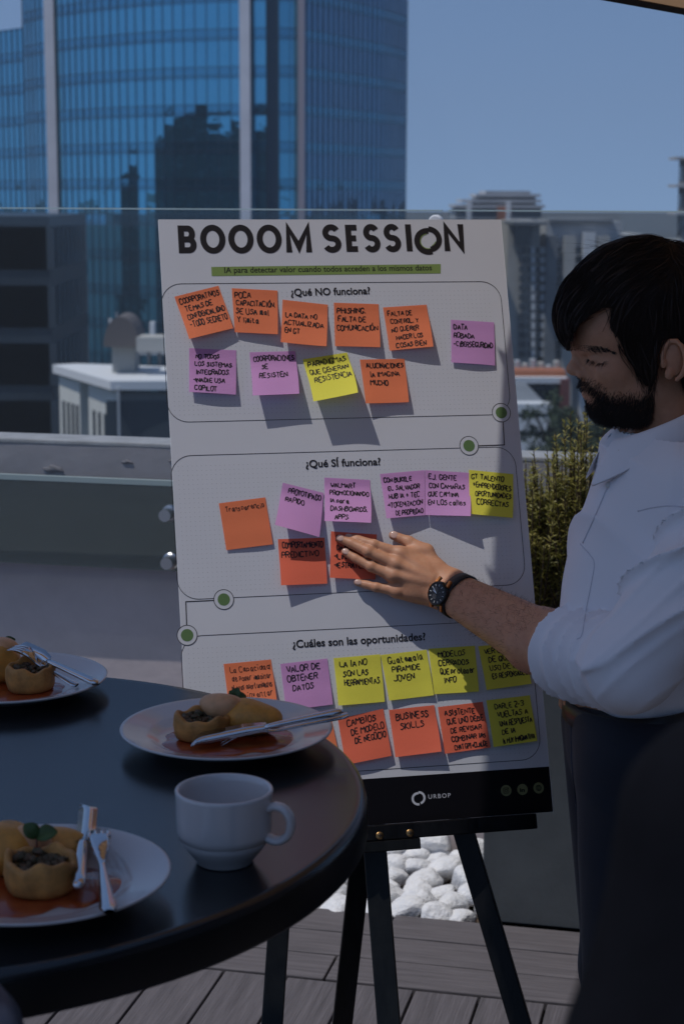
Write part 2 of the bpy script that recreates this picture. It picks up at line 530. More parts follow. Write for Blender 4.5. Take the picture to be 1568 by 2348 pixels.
for lm, lc in ((m_needle, (.30, .30, .06)), (m_needle2, (.50, .46, .12))):      # leaf_glow: light through the needles
    n, l = lm.node_tree.nodes, lm.node_tree.links
    tr = n.new('ShaderNodeBsdfTranslucent'); tr.inputs['Color'].default_value = (*lc, 1)
    x = n.new('ShaderNodeMixShader'); x.inputs['Fac'].default_value = .35
    l.new(n['Principled BSDF'].outputs[0], x.inputs[1]); l.new(tr.outputs[0], x.inputs[2]); l.new(x.outputs[0], n['Material Output'].inputs['Surface'])
m_twig = mat('twig', (.07, .045, .03), .8)
def shrub(a, b, hgt, spread, n, label):
    base = T(a, b, .685)
    t = thing('shrub', label, 'shrub', base, 'needle leaved shrubs in the planter')
    st, nd, tip = MB(), MB(), MB()
    for i in range(n):
        th = rng.uniform(0, 6.28); rr = spread * math.sqrt(rng.random())
        top = base + np.array([rr * math.cos(th), rr * .62 * math.sin(th), hgt * rng.uniform(.42, 1.0) ** .8 * (1 - .35 * (rr / spread) ** 2)])
        b0 = base + np.array([.25 * rr * math.cos(th), .2 * rr * math.sin(th), -.01])
        mid = (b0 + top) / 2 + np.array([.2 * rr * math.cos(th), .1 * rr * math.sin(th), .02])
        u = np.linspace(0, 1, 9)[:, None]
        P = (1 - u) ** 2 * b0 + 2 * u * (1 - u) * mid + u * u * top
        st.tube(P, np.linspace(.0028, .0011, 9), 4, cap=False)
        L = np.linalg.norm(top - b0)
        m = int(L / .0042)
        for k in range(m):
            s_ = rng.uniform(.12, 1.0)
            q = (1 - s_) ** 2 * b0 + 2 * s_ * (1 - s_) * mid + s_ * s_ * top
            dr = np.array([rng.gauss(0, 1), rng.gauss(0, 1), rng.uniform(.2, 1.6)])
            dr /= np.linalg.norm(dr)
            ln = rng.uniform(.014, .027) * (1.0 if s_ < .9 else .75)
            sd = np.cross(dr, [rng.gauss(-.35, .45), rng.gauss(-.3, .45), 1.0]); sd /= np.linalg.norm(sd)
            wd = sd * .0017
            e = q + dr * ln * .55 + np.array([0, 0, .001]); f = q + dr * ln
            (tip if s_ > .72 and rng.random() < .6 else nd).add([q - wd * .5, q + wd * .5, e + wd, e - wd, f], [(0, 1, 2, 3), (3, 2, 4)])
    st.build('stems', m_twig, t); nd.build('foliage', m_needle, t); tip.build('foliage', m_needle2, t)
def ab(x, y, b):
    P = px(x, y, 4.2); return float(P @ ET)
shrub(ab(1230, 1200, 4.2), 4.20, .43, .13, 120, 'yellowish shrub nearest the board edge, shorter than its neighbour')
shrub(ab(1335, 1200, 4.2), 4.22, .55, .16, 190, 'tallest yellow green needle leaved shrub, between board and man')
shrub(ab(1480, 1200, 4.2), 4.22, .48, .15, 80, 'needle leaved shrub mostly hidden behind the man')

# ================================================================== THE CITY
m_ground = mat('city_ground', (.07, .075, .07), .9, var=.5, vscale=.02)
d = MB(); d.box((0, 1500, -45.5), (9000, 7400, 1)); struct(d.build('city_ground', m_ground))

def tint_glass(name, col, rough=.02, var=0.0):
    m = bpy.data.materials.new(name); m.use_nodes = True
    b = m.node_tree.nodes['Principled BSDF']
    b.inputs['Base Color'].default_value = (*col, 1); b.inputs['Metallic'].default_value = .92
    b.inputs['Roughness'].default_value = rough
    n, l = m.node_tree.nodes, m.node_tree.links
    tc = n.new('ShaderNodeTexCoord'); t = n.new('ShaderNodeTexNoise'); t.inputs['Scale'].default_value = .55; t.inputs['Detail'].default_value = 2
    k = n.new('ShaderNodeBump'); k.inputs['Strength'].default_value = 1.0; k.inputs['Distance'].default_value = .014
    l.new(tc.outputs['Object'], t.inputs['Vector']); l.new(t.outputs['Fac'], k.inputs['Height']); l.new(k.outputs['Normal'], b.inputs['Normal'])
    return m
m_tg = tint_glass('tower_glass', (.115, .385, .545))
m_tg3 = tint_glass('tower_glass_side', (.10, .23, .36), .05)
m_ts = tint_glass('tower_spandrel', (.090, .295, .435), .06)
m_tm = mat('tower_mullion', (.045, .085, .12), .4, .4)
m_pil = mat('pale_stone_cladding', (.88, .86, .88), .6, var=.08, vscale=.3)
m_pil2 = mat('pinkish_cladding', (.42, .37, .40), .6)
m_dkg = tint_glass('dark_recess_glass', (.02, .07, .13), .05)

def catmull(P, n):
    P = np.asarray(P, float); Q = np.vstack([2 * P[0] - P[1], P, 2 * P[-1] - P[-2]])
    out = []
    for i in range(1, len(Q) - 2):
        for t in np.linspace(0, 1, n, endpoint=False):
            a, b, c, e = Q[i - 1:i + 3]
            out.append(.5 * (2 * b + (c - a) * t + (2 * a - 5 * b + 4 * c - e) * t * t + (3 * b - a - 3 * c + e) * t ** 3))
    out.append(P[-1])
    return np.array(out)
def resample(P, step):
    s = np.r_[0, np.cumsum(np.linalg.norm(np.diff(P, axis=0), axis=1))]
    k = max(2, int(round(s[-1] / step)) + 1)
    q = np.linspace(0, s[-1], k)
    return np.stack([np.interp(q, s, P[:, i]) for i in range(P.shape[1])], 1)
def curtain(root, P, z0, z1, fh, phase, mg, ms, jit=.007):
    nrm = []
    for i in range(len(P) - 1):
        d_ = P[i + 1] - P[i]; n_ = np.array([d_[1], -d_[0]]); nrm.append(n_ / np.linalg.norm(n_))
    mull = MB()
    for p in range(len(P)):
        n_ = nrm[min(p, len(nrm) - 1)]
        c = P[p] + n_ * .04
        mull.box((c[0], c[1], (z0 + z1) / 2), (.036, .10, z1 - z0), [[-n_[1], n_[0], 0], [n_[0], n_[1], 0], [0, 0, 1]])
    k0 = math.floor((z0 - phase) / fh)
    z = phase + k0 * fh
    while z < z1:
        g, s_ = MB(), MB()
        for i in range(len(P) - 1):
            a, b, n_ = P[i], P[i + 1], nrm[i]
            for (m_, lo, hi) in ((s_, z, z + 1.15), (g, z + 1.15, z + fh)):
                hi = min(hi, z1)
                if hi <= lo: continue
                # a flat pane, very slightly out of true
                o1, o2, o3 = rng.gauss(0, jit), rng.gauss(0, jit), rng.gauss(0, jit)
                o4 = o1 + o3 - o2
                vs = [(a[0] + n_[0] * o1, a[1] + n_[1] * o1, lo), (b[0] + n_[0] * o2, b[1] + n_[1] * o2, lo),
                      (b[0] + n_[0] * o3, b[1] + n_[1] * o3, hi), (a[0] + n_[0] * o4, a[1] + n_[1] * o4, hi)]
                m_.add(vs, [(0, 1, 2, 3)])
            for zz in (z, z + .28, z + 1.15):
                if zz < z1:
                    c = (a + b) / 2 + n_ * .03
                    mull.box((c[0], c[1], zz), (np.linalg.norm(b - a), .06, .055), [[-n_[1], n_[0], 0], [n_[0], n_[1], 0], [0, 0, 1]])
        s_.build('spandrel', ms, root); g.build('glazing', mg, root)
        z += fh
    q = mull.build('mullions', m_tm, root); q['kind'] = 'stuff'
def pt(x, rel, Y0=190): return px(x, 445, Y0 * rel)[:2]
PL = [(63, 1.125), (120, 1.092), (250, 1.045), (400, 1.012), (540, .998), (612, .992)]
PR = [(690, .995), (760, 1.03), (830, 1.07), (880, 1.10), (929, 1.14)]
tw = thing('glass_tower', 'tall curved blue glass office tower with pale vertical stone strips', 'tower', (*pt(540, 1.05), -45))
L_ = resample(catmull([pt(*q) for q in PL], 8), 1.32)
R_ = resample(catmull([pt(*q) for q in PR], 8), 1.32)
M_ = np.array([pt(640, .992), pt(690, .995)]); M_ = resample(M_, 1.3)
TOP = 24.3
curtain(tw, L_, -45, TOP, 3.8, 13.55, m_tg, m_ts)
curtain(tw, M_, -45, TOP, 3.8, 13.55, m_tg, m_ts)
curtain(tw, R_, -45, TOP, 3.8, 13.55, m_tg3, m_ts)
d = MB(); a, b = pt(612, 1.0), pt(640, 1.0)
d.box((*((a + b) / 2), (TOP - 45) / 2), (1.3, .3, TOP + 45)); d.build('recess', m_dkg, tw)
for x, rel, wd, mm in ((123, 1.088, 1.12, m_pil), (563.5, .9935, 1.08, m_pil), (691, .992, .66, m_pil2)):
    p = pt(x, rel); d = MB(); d.box((p[0], p[1], (TOP - 45) / 2), (wd, 1.0, TOP + 45))
    d.build('pilaster', mm, tw)
core = np.vstack([L_, M_, R_])
back = [(*pt(929, 1.45),), (*pt(63, 1.45),)]
ring = [(*q,) for q in core] + back
cen = np.mean(core, axis=0)
d = MB()
rr = [np.array(q) + (np.array([0, .35]) if i < len(core) else 0) for i, q in enumerate(ring)]
n_ = len(rr)
d.add([(q[0], q[1], -45) for q in rr] + [(q[0], q[1], TOP) for q in rr], [(i, (i + 1) % n_, (i + 1) % n_ + n_, i + n_) for i in range(n_)] + [tuple(range(n_, 2 * n_))])
d.build('core', m_tm, tw)
# the lower wing at the left
wg = thing('glass_wing', 'lower blue glass wing left of the curved tower', 'building', (*pt(20, 1.25), -45))
W_ = resample(np.array([pt(-330, 1.42), pt(-60, 1.22), pt(75, 1.16)]), 1.35)
WT = 1.72 + (445 - 92) / 4100 * 190 * 1.2
curtain(wg, W_, -45, WT, 3.8, 13.55, m_tg, m_ts)
d = MB(); c = (W_[0] + W_[-1]) / 2
d.add([(*W_[0], -45), (*W_[-1], -45), (*(W_[-1] + [0, 22]), -45), (*(W_[0] + [-6, 22]), -45), (*W_[0], WT - .1), (*W_[-1], WT - .1), (*(W_[-1] + [0, 22]), WT - .1), (*(W_[0] + [-6, 22]), WT - .1)],
      [(4, 5, 6, 7), (1, 2, 6, 5), (2, 3, 7, 6), (3, 0, 4, 7)]); d.build('core', m_tm, wg)

# building blocks: walls with floors, slabs and windows
def block(name, label, cat, x0, x1, Y, ytop, dep, wall, slab=None, win=None, fh=3.2, wins=None, slabout=.5, zb=-45, wd=1.6, wh=1.5, ang=0.0, top=None, group=None):
    a, b = px(x0, 445, Y), px(x1, 445, Y)
    zt = px((x0 + x1) / 2, ytop, Y)[2]
    wdt = b[0] - a[0]
    cx = (a[0] + b[0]) / 2
    ca, sa = math.cos(ang), math.sin(ang)
    ax = np.array([[ca, sa, 0], [-sa, ca, 0], [0, 0, 1]])
    c = np.array([cx, Y, 0]) + ax[1] * dep / 2
    t = thing(name, label, cat, (c[0], c[1], zb), group)
    d = MB(); d.box((c[0], c[1], (zb + zt) / 2), (wdt, dep, zt - zb), ax); d.build('wall', wall, t)
    nf = int((zt - max(zb, -30)) / fh)
    if slab:
        for k in range(nf + 1):
            z = zt - k * fh
            d = MB(); d.box((c[0], c[1], z), (wdt + 2 * slabout, dep + 2 * slabout, .28), ax); d.build('floor_slab', slab, t)
    if win:
        nw = wins or max(1, int(wdt / (wd * 1.6)))
        d = MB(); cnt = 0
        for k in range(nf):
            for i in range(nw):
                q = c + ax[0] * ((i + .5) / nw - .5) * wdt - ax[1] * (dep / 2 + .03) + np.array([0, 0, zt - (k + .55) * fh])
                if cnt < 90:
                    e = MB(); e.box(q, (wd, .12, wh), ax); e.build('window', win, t)
                else: d.box(q, (wd, .12, wh), ax)
                cnt += 1
            for sgn in (-1, 1):
                for i in range(max(1, int(dep / (wd * 2)))):
                    q = c + ax[1] * ((i + .5) / max(1, int(dep / (wd * 2))) - .5) * dep + ax[0] * sgn * (wdt / 2 + .03) + np.array([0, 0, zt - (k + .55) * fh])
                    d.box(q, (.12, wd, wh), ax)
        if d.v:
            q = d.build('windows', win, t); q['kind'] = 'stuff'
    return t, zt, c, ax, wdt
m_conc = mat('grey_concrete', (.52, .535, .55), .8, var=.15, vscale=.2)
m_conc2 = mat('warm_concrete', (.55, .53, .49), .8, var=.15, vscale=.2)
m_dark = mat('dark_cladding', (.23, .245, .26), .6, var=.3, vscale=.15)
m_white = mat('white_paint', (.82, .82, .82), .6)
m_cream = mat('cream_render', (.80, .78, .71), .7, var=.08, vscale=.6)
m_win = mat('window_glass', (.06, .08, .10), .12, spec=.8)
m_winw = mat('white_blind_window', (.85, .87, .9), .35)
m_orange = mat('orange_fascia', (.42, .15, .07), .6)
m_red = mat('red_cladding', (.22, .08, .07), .6)
m_tree = mat('far_foliage', (.05, .075, .04), .7, var=.5, vscale=.5)
m_bark = mat('bark', (.05, .035, .025), .9)

# right: stepped apartment tower
t, zt, c, ax, wdt = block('apartment_tower', 'dark stepped apartment tower with flat projecting roofs, farthest right of the board', 'apartment block', 1052, 1238, 330, 500, 16, m_dark, m_conc, m_win, 3.3, 7, .7)
for x0, x1, y0, y1, mm in ((1046, 1243, 474, 500, m_dark), (1095, 1230, 449, 470, m_dark)):
    a, b = px(x0, y0, 330), px(x1, y1, 330)
    d = MB(); d.box(((a[0] + b[0]) / 2, 338, (a[2] + b[2]) / 2), (b[0] - a[0], 13, a[2] - b[2])); d.build('penthouse', mm, t)
for x0, x1, y in ((1040, 1248, 472), (1058, 1240, 460), (1090, 1238, 447), (1112, 1215, 440)):
    a, b = px(x0, y, 330), px(x1, y, 330)
    d = MB(); d.box(((a[0] + b[0]) / 2, 337, a[2]), (b[0] - a[0], 16, .55)); d.build('roof', m_conc, t)
for x in (1075, 1165):
    a = px(x, 485, 328.5); d = MB(); d.box((a[0], 328.5, a[2]), (.9, .5, 3.6)); d.build('pier', m_white, t)
a, b = px(1140, 490, 328.4), px(1172, 510, 328.4)
d = MB(); d.box(((a[0] + b[0]) / 2, 328.6, (a[2] + b[2]) / 2), (b[0] - a[0], .3, 4.2)); d.build('orange_panel', m_orange, t)

# right: grey block with white blinds
t, zt, c, ax, wdt = block('apartment_block', 'grey apartment block with a column of white window blinds, above the man\'s forehead', 'apartment block', 1166, 1240, 250, 506, 14, m_conc2, None, None)
def face(t, x0, x1, y0, y1, Y, th, mm, name):
    a, b = px(x0, y0, Y), px(x1, y1, Y)
    d = MB(); d.box(((a[0] + b[0]) / 2, Y, (a[2] + b[2]) / 2), (b[0] - a[0], th, abs(a[2] - b[2]))); return d.build(name, mm, t)
face(t, 1240, 1386, 505, 1300, 257, 13.6, m_conc, 'wing')
face(t, 1246, 1388, 500, 508, 257, 15, m_dark, 'roof')
face(t, 1166, 1242, 506, 514, 249, 13, m_dark, 'roof')
face(t, 1176, 1218, 516, 562, 249.8, .5, m_dark, 'plant_screen')
face(t, 1180, 1212, 520, 556, 249.5, .3, m_win, 'louvre')
for k in range(12):
    y = 566 + k * 21.5
    for x0, x1, mm in ((1190, 1204, m_win), (1210, 1217, m_win), (1218, 1226, m_winw), (1229, 1236, m_win)):
        face(t, x0, x1, y, y + 15, 249.7, .3, mm, 'window')
    for x0, x1, mm in ((1238.5, 1252, m_winw), (1262, 1272, m_win), (1276, 1286, m_win), (1318, 1334, m_win), (1352, 1366, m_win)):
        face(t, x0, x1, y, y + 15, 249.9, .3, mm, 'window')
    face(t, 1305, 1384, y + 16, y + 19, 249.4, 1.2, m_conc2, 'balcony')
for x, mm in ((1256, m_dark), (1296, m_conc2), (1340, m_white), (1372, m_conc2)):
    face(t, x - 3.5, x + 3.5, 540 if mm is not m_white else 532, 1300, 249.2, 1.0, mm, 'fin')
block('slab_block', 'hazy grey slab block to the right of the block with white blinds', 'apartment block', 1392, 1470, 420, 538, 20, m_conc, m_conc2, m_win, 3.2, 5)
# right: low buildings
t, *_ = block('shop_building', 'low dark glass building with an orange band along its roof', 'building', 1120, 1292, 140, 876, 12, m_dark, None, None)
face(t, 1120, 1292, 846, 861, 141, 3, m_orange, 'roof_band'); face(t, 1120, 1296, 862, 876, 139.6, 2, m_white, 'canopy')
face(t, 1282, 1300, 866, 960, 139.5, 2.4, m_red, 'red_pier')
for k in range(6): face(t, 1124 + k * 26, 1146 + k * 26, 882, 918, 139.8, .3, m_win, 'window')
for k in range(9): face(t, 1126 + k * 18, 1136 + k * 18, 822 + (k * 7) % 17, 847, 143, 1.2, m_conc if k % 2 else m_conc2, 'roof_unit')
t, *_ = block('parking_deck', 'white parking structure with open horizontal floors below the orange band', 'building', 1110, 1262, 120, 925, 14, m_dark, None, None)
for y0, y1 in ((922, 944), (954, 984), (996, 1040)): face(t, 1108, 1263, y0, y1, 119.3, 1.6, m_white, 'floor_front')
t, *_ = block('balcony_tower', 'sliver of a dark tower with stacked balconies at the right edge', 'apartment block', 1566, 1760, 200, 362, 3, m_dark, m_conc, m_win, 3.0, 4, 1.0)
# trees beyond the parapet
def tree(x, y, Y, rad, n, label):
    c = px(x, y, Y)
    t = thing('tree', label, 'tree', (c[0], c[1], -45), 'trees beyond the parapet')
    d = MB(); P = [(c[0], c[1], -45), (c[0] + .3, c[1], -30), (c[0], c[1], c[2])]
    d.tube(P, [.6, .45, .15], 8); 
    for k in range(6):
        th = rng.uniform(0, 6.3); d.tube([(c[0], c[1], c[2] - rad * .8), (c[0] + rad * .6 * math.cos(th), c[1] + rad * .6 * math.sin(th), c[2] + rng.uniform(-.2, .6) * rad)], [.2, .06], 5)
    d.build('trunk', m_bark, t)
    f = MB()
    cl = [c + np.array([rng.gauss(0, .5), rng.gauss(0, .5), rng.gauss(0, .38)]) * rad for _ in range(26)]
    for i in range(n):
        q = rng.choice(cl) + np.array([rng.gauss(0, 1), rng.gauss(0, 1), rng.gauss(0, .8)]) * rad * .13
        u = np.array([rng.gauss(0, 1) for _ in range(3)]); u /= np.linalg.norm(u); v = np.cross(u, [rng.gauss(0, 1), rng.gauss(0, 1), 1]); v /= np.linalg.norm(v)
        s_ = rng.uniform(.10, .22) * rad * .35
        f.add([q - u * s_, q + v * s_ * .6, q + u * s_, q - v * s_ * .6], [(0, 1, 2, 3)])
    f.build('crown', m_tree, t)
tree(1268, 985, 105, 1.9, 2600, 'dark green tree crown beside the white parking floors')
tree(1340, 1000, 100, 2.3, 2600, 'dark green tree crown right above the tallest shrub')
tree(1420, 1010, 100, 2.2, 2000, 'dark green tree crown hidden behind the man\'s collar')

# left: dark block standing in for a reflection in the glass rail
t, *_ = block('reflection_block', 'dark block standing in for a reflection in the glass, at the left edge', 'reflection block', -260, 111, 112, 494, 16, mat('dark_blue_reflection', (.045, .06, .075), .35, var=.3, vscale=.3), None, m_win, 3.6, 22, wd=1.0, wh=2.6)
# left: white rooftop building
t = thing('white_building', 'cream building with tall narrow windows and flat white roof eaves', 'building', (-7, 66, -45))
cz = px(253, 900, 60)[2]
A_, B_, D_ = px(114, 0, 65.5)[:2], px(253, 0, 60)[:2], px(620, 0, 60.3)[:2]
def wallseg(a, b, z0, z1, mm, name, th=.4):
    a, b = np.array(a), np.array(b); d_ = b - a; L = np.linalg.norm(d_); d_ /= L; n_ = np.array([d_[1], -d_[0]])
    c = (a + b) / 2 - n_ * th / 2
    d = MB(); d.box((c[0], c[1], (z0 + z1) / 2), (L, th, z1 - z0), [[d_[0], d_[1], 0], [-n_[0], -n_[1], 0], [0, 0, 1]]); return d.build(name, mm, t)
def lerp(a, b, k): return np.array(a) * (1 - k) + np.array(b) * k
m_shade = mat('shaded_render', (.20, .21, .21), .8, var=.1, vscale=.5)  # cream building's shaded faces, shade put into the colour
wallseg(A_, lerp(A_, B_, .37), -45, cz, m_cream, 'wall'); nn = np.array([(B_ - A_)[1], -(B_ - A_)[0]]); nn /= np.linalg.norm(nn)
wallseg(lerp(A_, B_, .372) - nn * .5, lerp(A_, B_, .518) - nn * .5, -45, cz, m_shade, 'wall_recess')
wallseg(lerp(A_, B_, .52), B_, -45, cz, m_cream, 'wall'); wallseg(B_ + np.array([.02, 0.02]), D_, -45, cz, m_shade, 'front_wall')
for k in (.07, .155, .235, .31, .60, .69, .785, .88):
    q = lerp(A_, B_, k)
    wallseg(q + nn * .04, q + (B_ - A_) * .034 + nn * .04, cz - 2.35, cz - .85, m_win, 'window', .1)
d = MB(); zz = cz + .12
e1 = A_ + nn * .2 + np.array([-.05, .1]); e2 = B_ + nn * .2 + np.array([-.02, -.2]); e3 = D_ + np.array([0, -.2]); e4 = D_ + np.array([0, 3.4]); e5 = A_ + np.array([.6, .5])
poly = [e1, e2, e3, e4, e5]
d.add([(*q, zz) for q in poly] + [(*q, zz + .3) for q in poly], [(0, 1, 2, 3, 4)[::-1], (5, 6, 7, 8, 9)] + [(i, (i + 1) % 5, (i + 1) % 5 + 5, i + 5) for i in range(5)])
d.build('roof', m_white, t)
d = MB(); q = px(310, 940, 59.9); d.box((q[0] + 1.6, 60.06, q[2] - 1.4), (5.2, .12, 3.4)); d.build('dark_opening', m_win, t)
p_ = px(243, 890, 59.6); d = MB(); d.box((p_[0] + .4, 59.7, p_[2] - 2), (.08, .1, 4)); d.build('downpipe', m_conc, t)
# roof hut with an arched top
t = thing('roof_hut', 'grey rooftop hut with an arched gable, standing on the cream building', 'roof hut', px(284, 868, 62.5))
q0, q1 = px(258, 868, 62.5), px(308, 792, 62.5)
d = MB(); d.box(((q0[0] + q1[0]) / 2, 63.2, (q0[2] + q1[2]) / 2), (q1[0] - q0[0], 1.5, q1[2] - q0[2])); d.build('wall', mat('pale_grey_render', (.36, .37, .36), .8), t)
d = MB(); cx_ = (q0[0] + q1[0]) / 2; W2 = (q1[0] - q0[0]) * .78
pr = [(cx_ + W2 * math.cos(a), q1[2] + 1.05 * math.sin(a)) for a in np.linspace(0, math.pi, 15)]
n_ = len(pr); d.add([(x, 61.9, z) for x, z in pr] + [(x, 64.2, z) for x, z in pr], [(i, i + 1, i + 1 + n_, i + n_) for i in range(n_ - 1)] + [tuple(range(n_)), tuple(range(n_, 2 * n_))[::-1], (0, n_, 2 * n_ - 1, n_ - 1)])
d.build('arched_roof', mat('taupe_roof', (.17, .15, .145), .8), t)
d = MB(); d.box((cx_ + 1.05, 62.4, q1[2] + .1), (1.0, 1.4, .5)); d.build('eave_box', m_conc2, t)
# roof plant behind
t = thing('roof_plant', 'cluster of grey rooftop machinery and rails beside the hut', 'roof plant', px(350, 868, 66))
for x0, x1, y0, y1, mm, nm in ((312, 470, 806, 812, m_conc, 'rail'), (300, 470, 840, 848, m_conc, 'rail'), (316, 322, 806, 868, m_dark, 'post'), (340, 346, 806, 868, m_dark, 'post'), (365, 371, 806, 868, m_dark, 'post'),
                              (350, 362, 842, 868, m_conc2, 'duct'), (330, 338, 838, 868, m_conc, 'duct'), (318, 354, 778, 802, mat('green_box', (.16, .30, .18), .6), 'green_tank'), (345, 355, 738, 776, m_white, 'vent_pipe'), (300, 372, 850, 868, m_dark, 'plinth')):
    face(t, x0, x1, y0, y1, 66, .6, mm, nm)
t = thing('antenna_mast', 'slim mobile antenna mast with pale panels above the arched hut', 'antenna', px(268, 790, 64))
face(t, 266, 270, 716, 792, 64, .1, m_conc, 'pole')
for x0, x1, y0, y1 in ((250, 256, 730, 756), (257, 261, 738, 750), (280, 286, 736, 748), (272, 277, 752, 770), (262, 266, 744, 748)): face(t, x0, x1, y0, y1, 63.9, .2, m_white, 'antenna_panel')
# towers out of frame at the left, mirrored in the glass facade
for (x, y, wx, zt, lab) in ((-152, 108, 96, 14.5, 'tall dark apartment tower mirrored in the middle of the glass facade'), (-150, 194, 18, 5.0, 'slim dark tower mirrored low in the facade'), (-205, 118, 26, 12, 'wide dark tower mirrored at the far left of the facade')):
    t = thing('apartment_tower', lab, 'apartment block', (x, y, -45))
    d = MB(); d.box((x, y, (zt - 45) / 2), (wx, wx, zt + 45)); d.build('wall', mat('brown_tower', (.055, .055, .06), .8), t)
    d = MB(); d.box((x + wx * .1, y - wx * .1, zt + 1.2), (wx * .5, wx * .5, 2.4)); d.box((x - wx * .2, y, zt + .7), (wx * .25, wx * .3, 1.5)); d.build('roof_plant', m_dark, t)
    for k in range(10):
        d = MB(); d.box((x, y, zt - 2 - k * 3.4), (wx + 1, wx + 1, .3)); d.build('floor_slab', m_dark, t)

# ================================================================== BOARD AND EASEL
BU = np.array([.97644, .21578, 0.0]); BU /= np.linalg.norm(BU)
BV = np.array([-.0755, .33171, .9396]); BV -= BU * (BV @ BU); BV /= np.linalg.norm(BV)
BN = np.cross(BU, BV)
BO = np.array([-.2303, 2.6574, 1.72 - .99096])
BW, BH = .590, 1.009
def Q(a, b, h=0.0): return BO + BU * a + BV * b + BN * h
def onb(x, y, h=0.0):                 # where a sight line meets the board: (a, b)
    r = ray(x, y)
    P = CAM + r * (((BO + BN * h - CAM) @ BN) / (r @ BN)) - BO
    return np.array([P @ BU, P @ BV])
def hb(x, y, h): return Q(*onb(x, y, h), h)
BAX = np.array([BU, BV, BN])

m_foam = mat('white_board_print', (.63, .635, .665), .45, var=.03, vscale=6, coat=.15)
m_foamedge = mat('foam_edge', (.80, .80, .80), .7)
m_ink = mat('black_ink', (.012, .010, .012), .5)
m_ink2 = mat('soft_black_ink', (.03, .028, .03), .5)
m_green = mat('olive_green_print', (.215, .30, .085), .5)
m_green2 = mat('dark_green_print', (.115, .20, .07), .5)
m_foot = mat('black_print', (.006, .005, .006), .38, spec=.2)
m_logo = mat('pale_logo_print', (.55, .56, .60), .5)
m_icon = mat('olive_icon_print', (.19, .20, .085), .5)

board = thing('presentation_board', 'large white printed board covered in sticky notes, leaning on the black easel', 'board', Q(BW / 2, 0))
d = MB(); d.box(Q(BW / 2, BH / 2, -.0025), (BW, BH, .005), BAX); d.build('panel', m_foam, board)
d = MB()
for (c, s_) in (((-.0002, BH / 2), (.0006, BH + .0008)), ((BW + .0002, BH / 2), (.0006, BH + .0008)), ((BW / 2, BH + .0002), (BW, .0006))):
    d.box(Q(*c, -.0026), (*s_, .0054), BAX)
d.build('foam_edge', m_foamedge, board)
_hk = [0]
def flat(mb, pts, faces, h=.0004):    # 2-D board points to a sheet just proud of the board
    mb.add([Q(p[0], p[1], h) for p in pts], faces)
def ribbon(P, wd, closed=False):
    P = np.asarray(P, float); n = len(P); vs = []
    for i in range(n):
        a = P[i - 1] if (i or closed) else P[i]; c = P[(i + 1) % n] if (i < n - 1 or closed) else P[i]; b = P[i]
        d1 = b - a; d2 = c - b
        l1, l2 = np.linalg.norm(d1), np.linalg.norm(d2)
        d1 = d1 / l1 if l1 > 1e-9 else d2 / (l2 + 1e-12); d2 = d2 / l2 if l2 > 1e-9 else d1
        t = d1 + d2; L = np.linalg.norm(t); t = t / L if L > 1e-6 else d1
        nn_ = np.array([-t[1], t[0]]); cs = max(.45, nn_ @ np.array([-d1[1], d1[0]]))
        vs += [b + nn_ * wd / 2 / cs, b - nn_ * wd / 2 / cs]
    f = [(2 * i, 2 * i + 1, 2 * ((i + 1) % n) + 1, 2 * ((i + 1) % n)) for i in range(n if closed else n - 1)]
    return vs, f
def line(mb, P, wd, h=.0004, closed=False):
    v_, f = ribbon(P, wd, closed); flat(mb, v_, f, h)
def arc(c, r, a0, a1, n=24): return [np.array([c[0] + r * math.cos(a), c[1] + r * math.sin(a)]) for a in np.linspace(a0, a1, n)]
def disc(mb, c, r, h, n=32):
    flat(mb, arc(c, r, 0, 2 * math.pi * (1 - 1 / n), n), [tuple(range(n))], h)
def text2d(body, bold=0.0, spacing=1.0):
    cu = bpy.data.curves.new('txt', 'FONT'); cu.body = body; cu.offset = bold; cu.space_character = spacing; cu.resolution_u = 4
    ob = bpy.data.objects.new('txt', cu); C.objects.link(ob)
    me = ob.evaluated_get(bpy.context.evaluated_depsgraph_get()).to_mesh()
    v_ = np.array([q.co[:2] for q in me.vertices]); f = [tuple(p.vertices) for p in me.polygons]
    bpy.data.objects.remove(ob); bpy.data.curves.remove(cu)
    return v_, f
def printed(mb, body, pl_, pr_, hh, bold=.02, h=.0005, spacing=1.0):  # between two pixel points on its baseline
    v_, f = text2d(body, bold, spacing)
    x0, x1 = v_[:, 0].min(), v_[:, 0].max()
    cap = .73
    A_, B_ = onb(*pl_), onb(*pr_)
    uu = (B_ - A_) / (x1 - x0); L = np.linalg.norm(B_ - A_); vv = np.array([-(B_ - A_)[1], (B_ - A_)[0]]) / L
    flat(mb, [A_ + uu * (p[0] - x0) + vv * (p[1] / cap * hh) for p in v_], f, h)
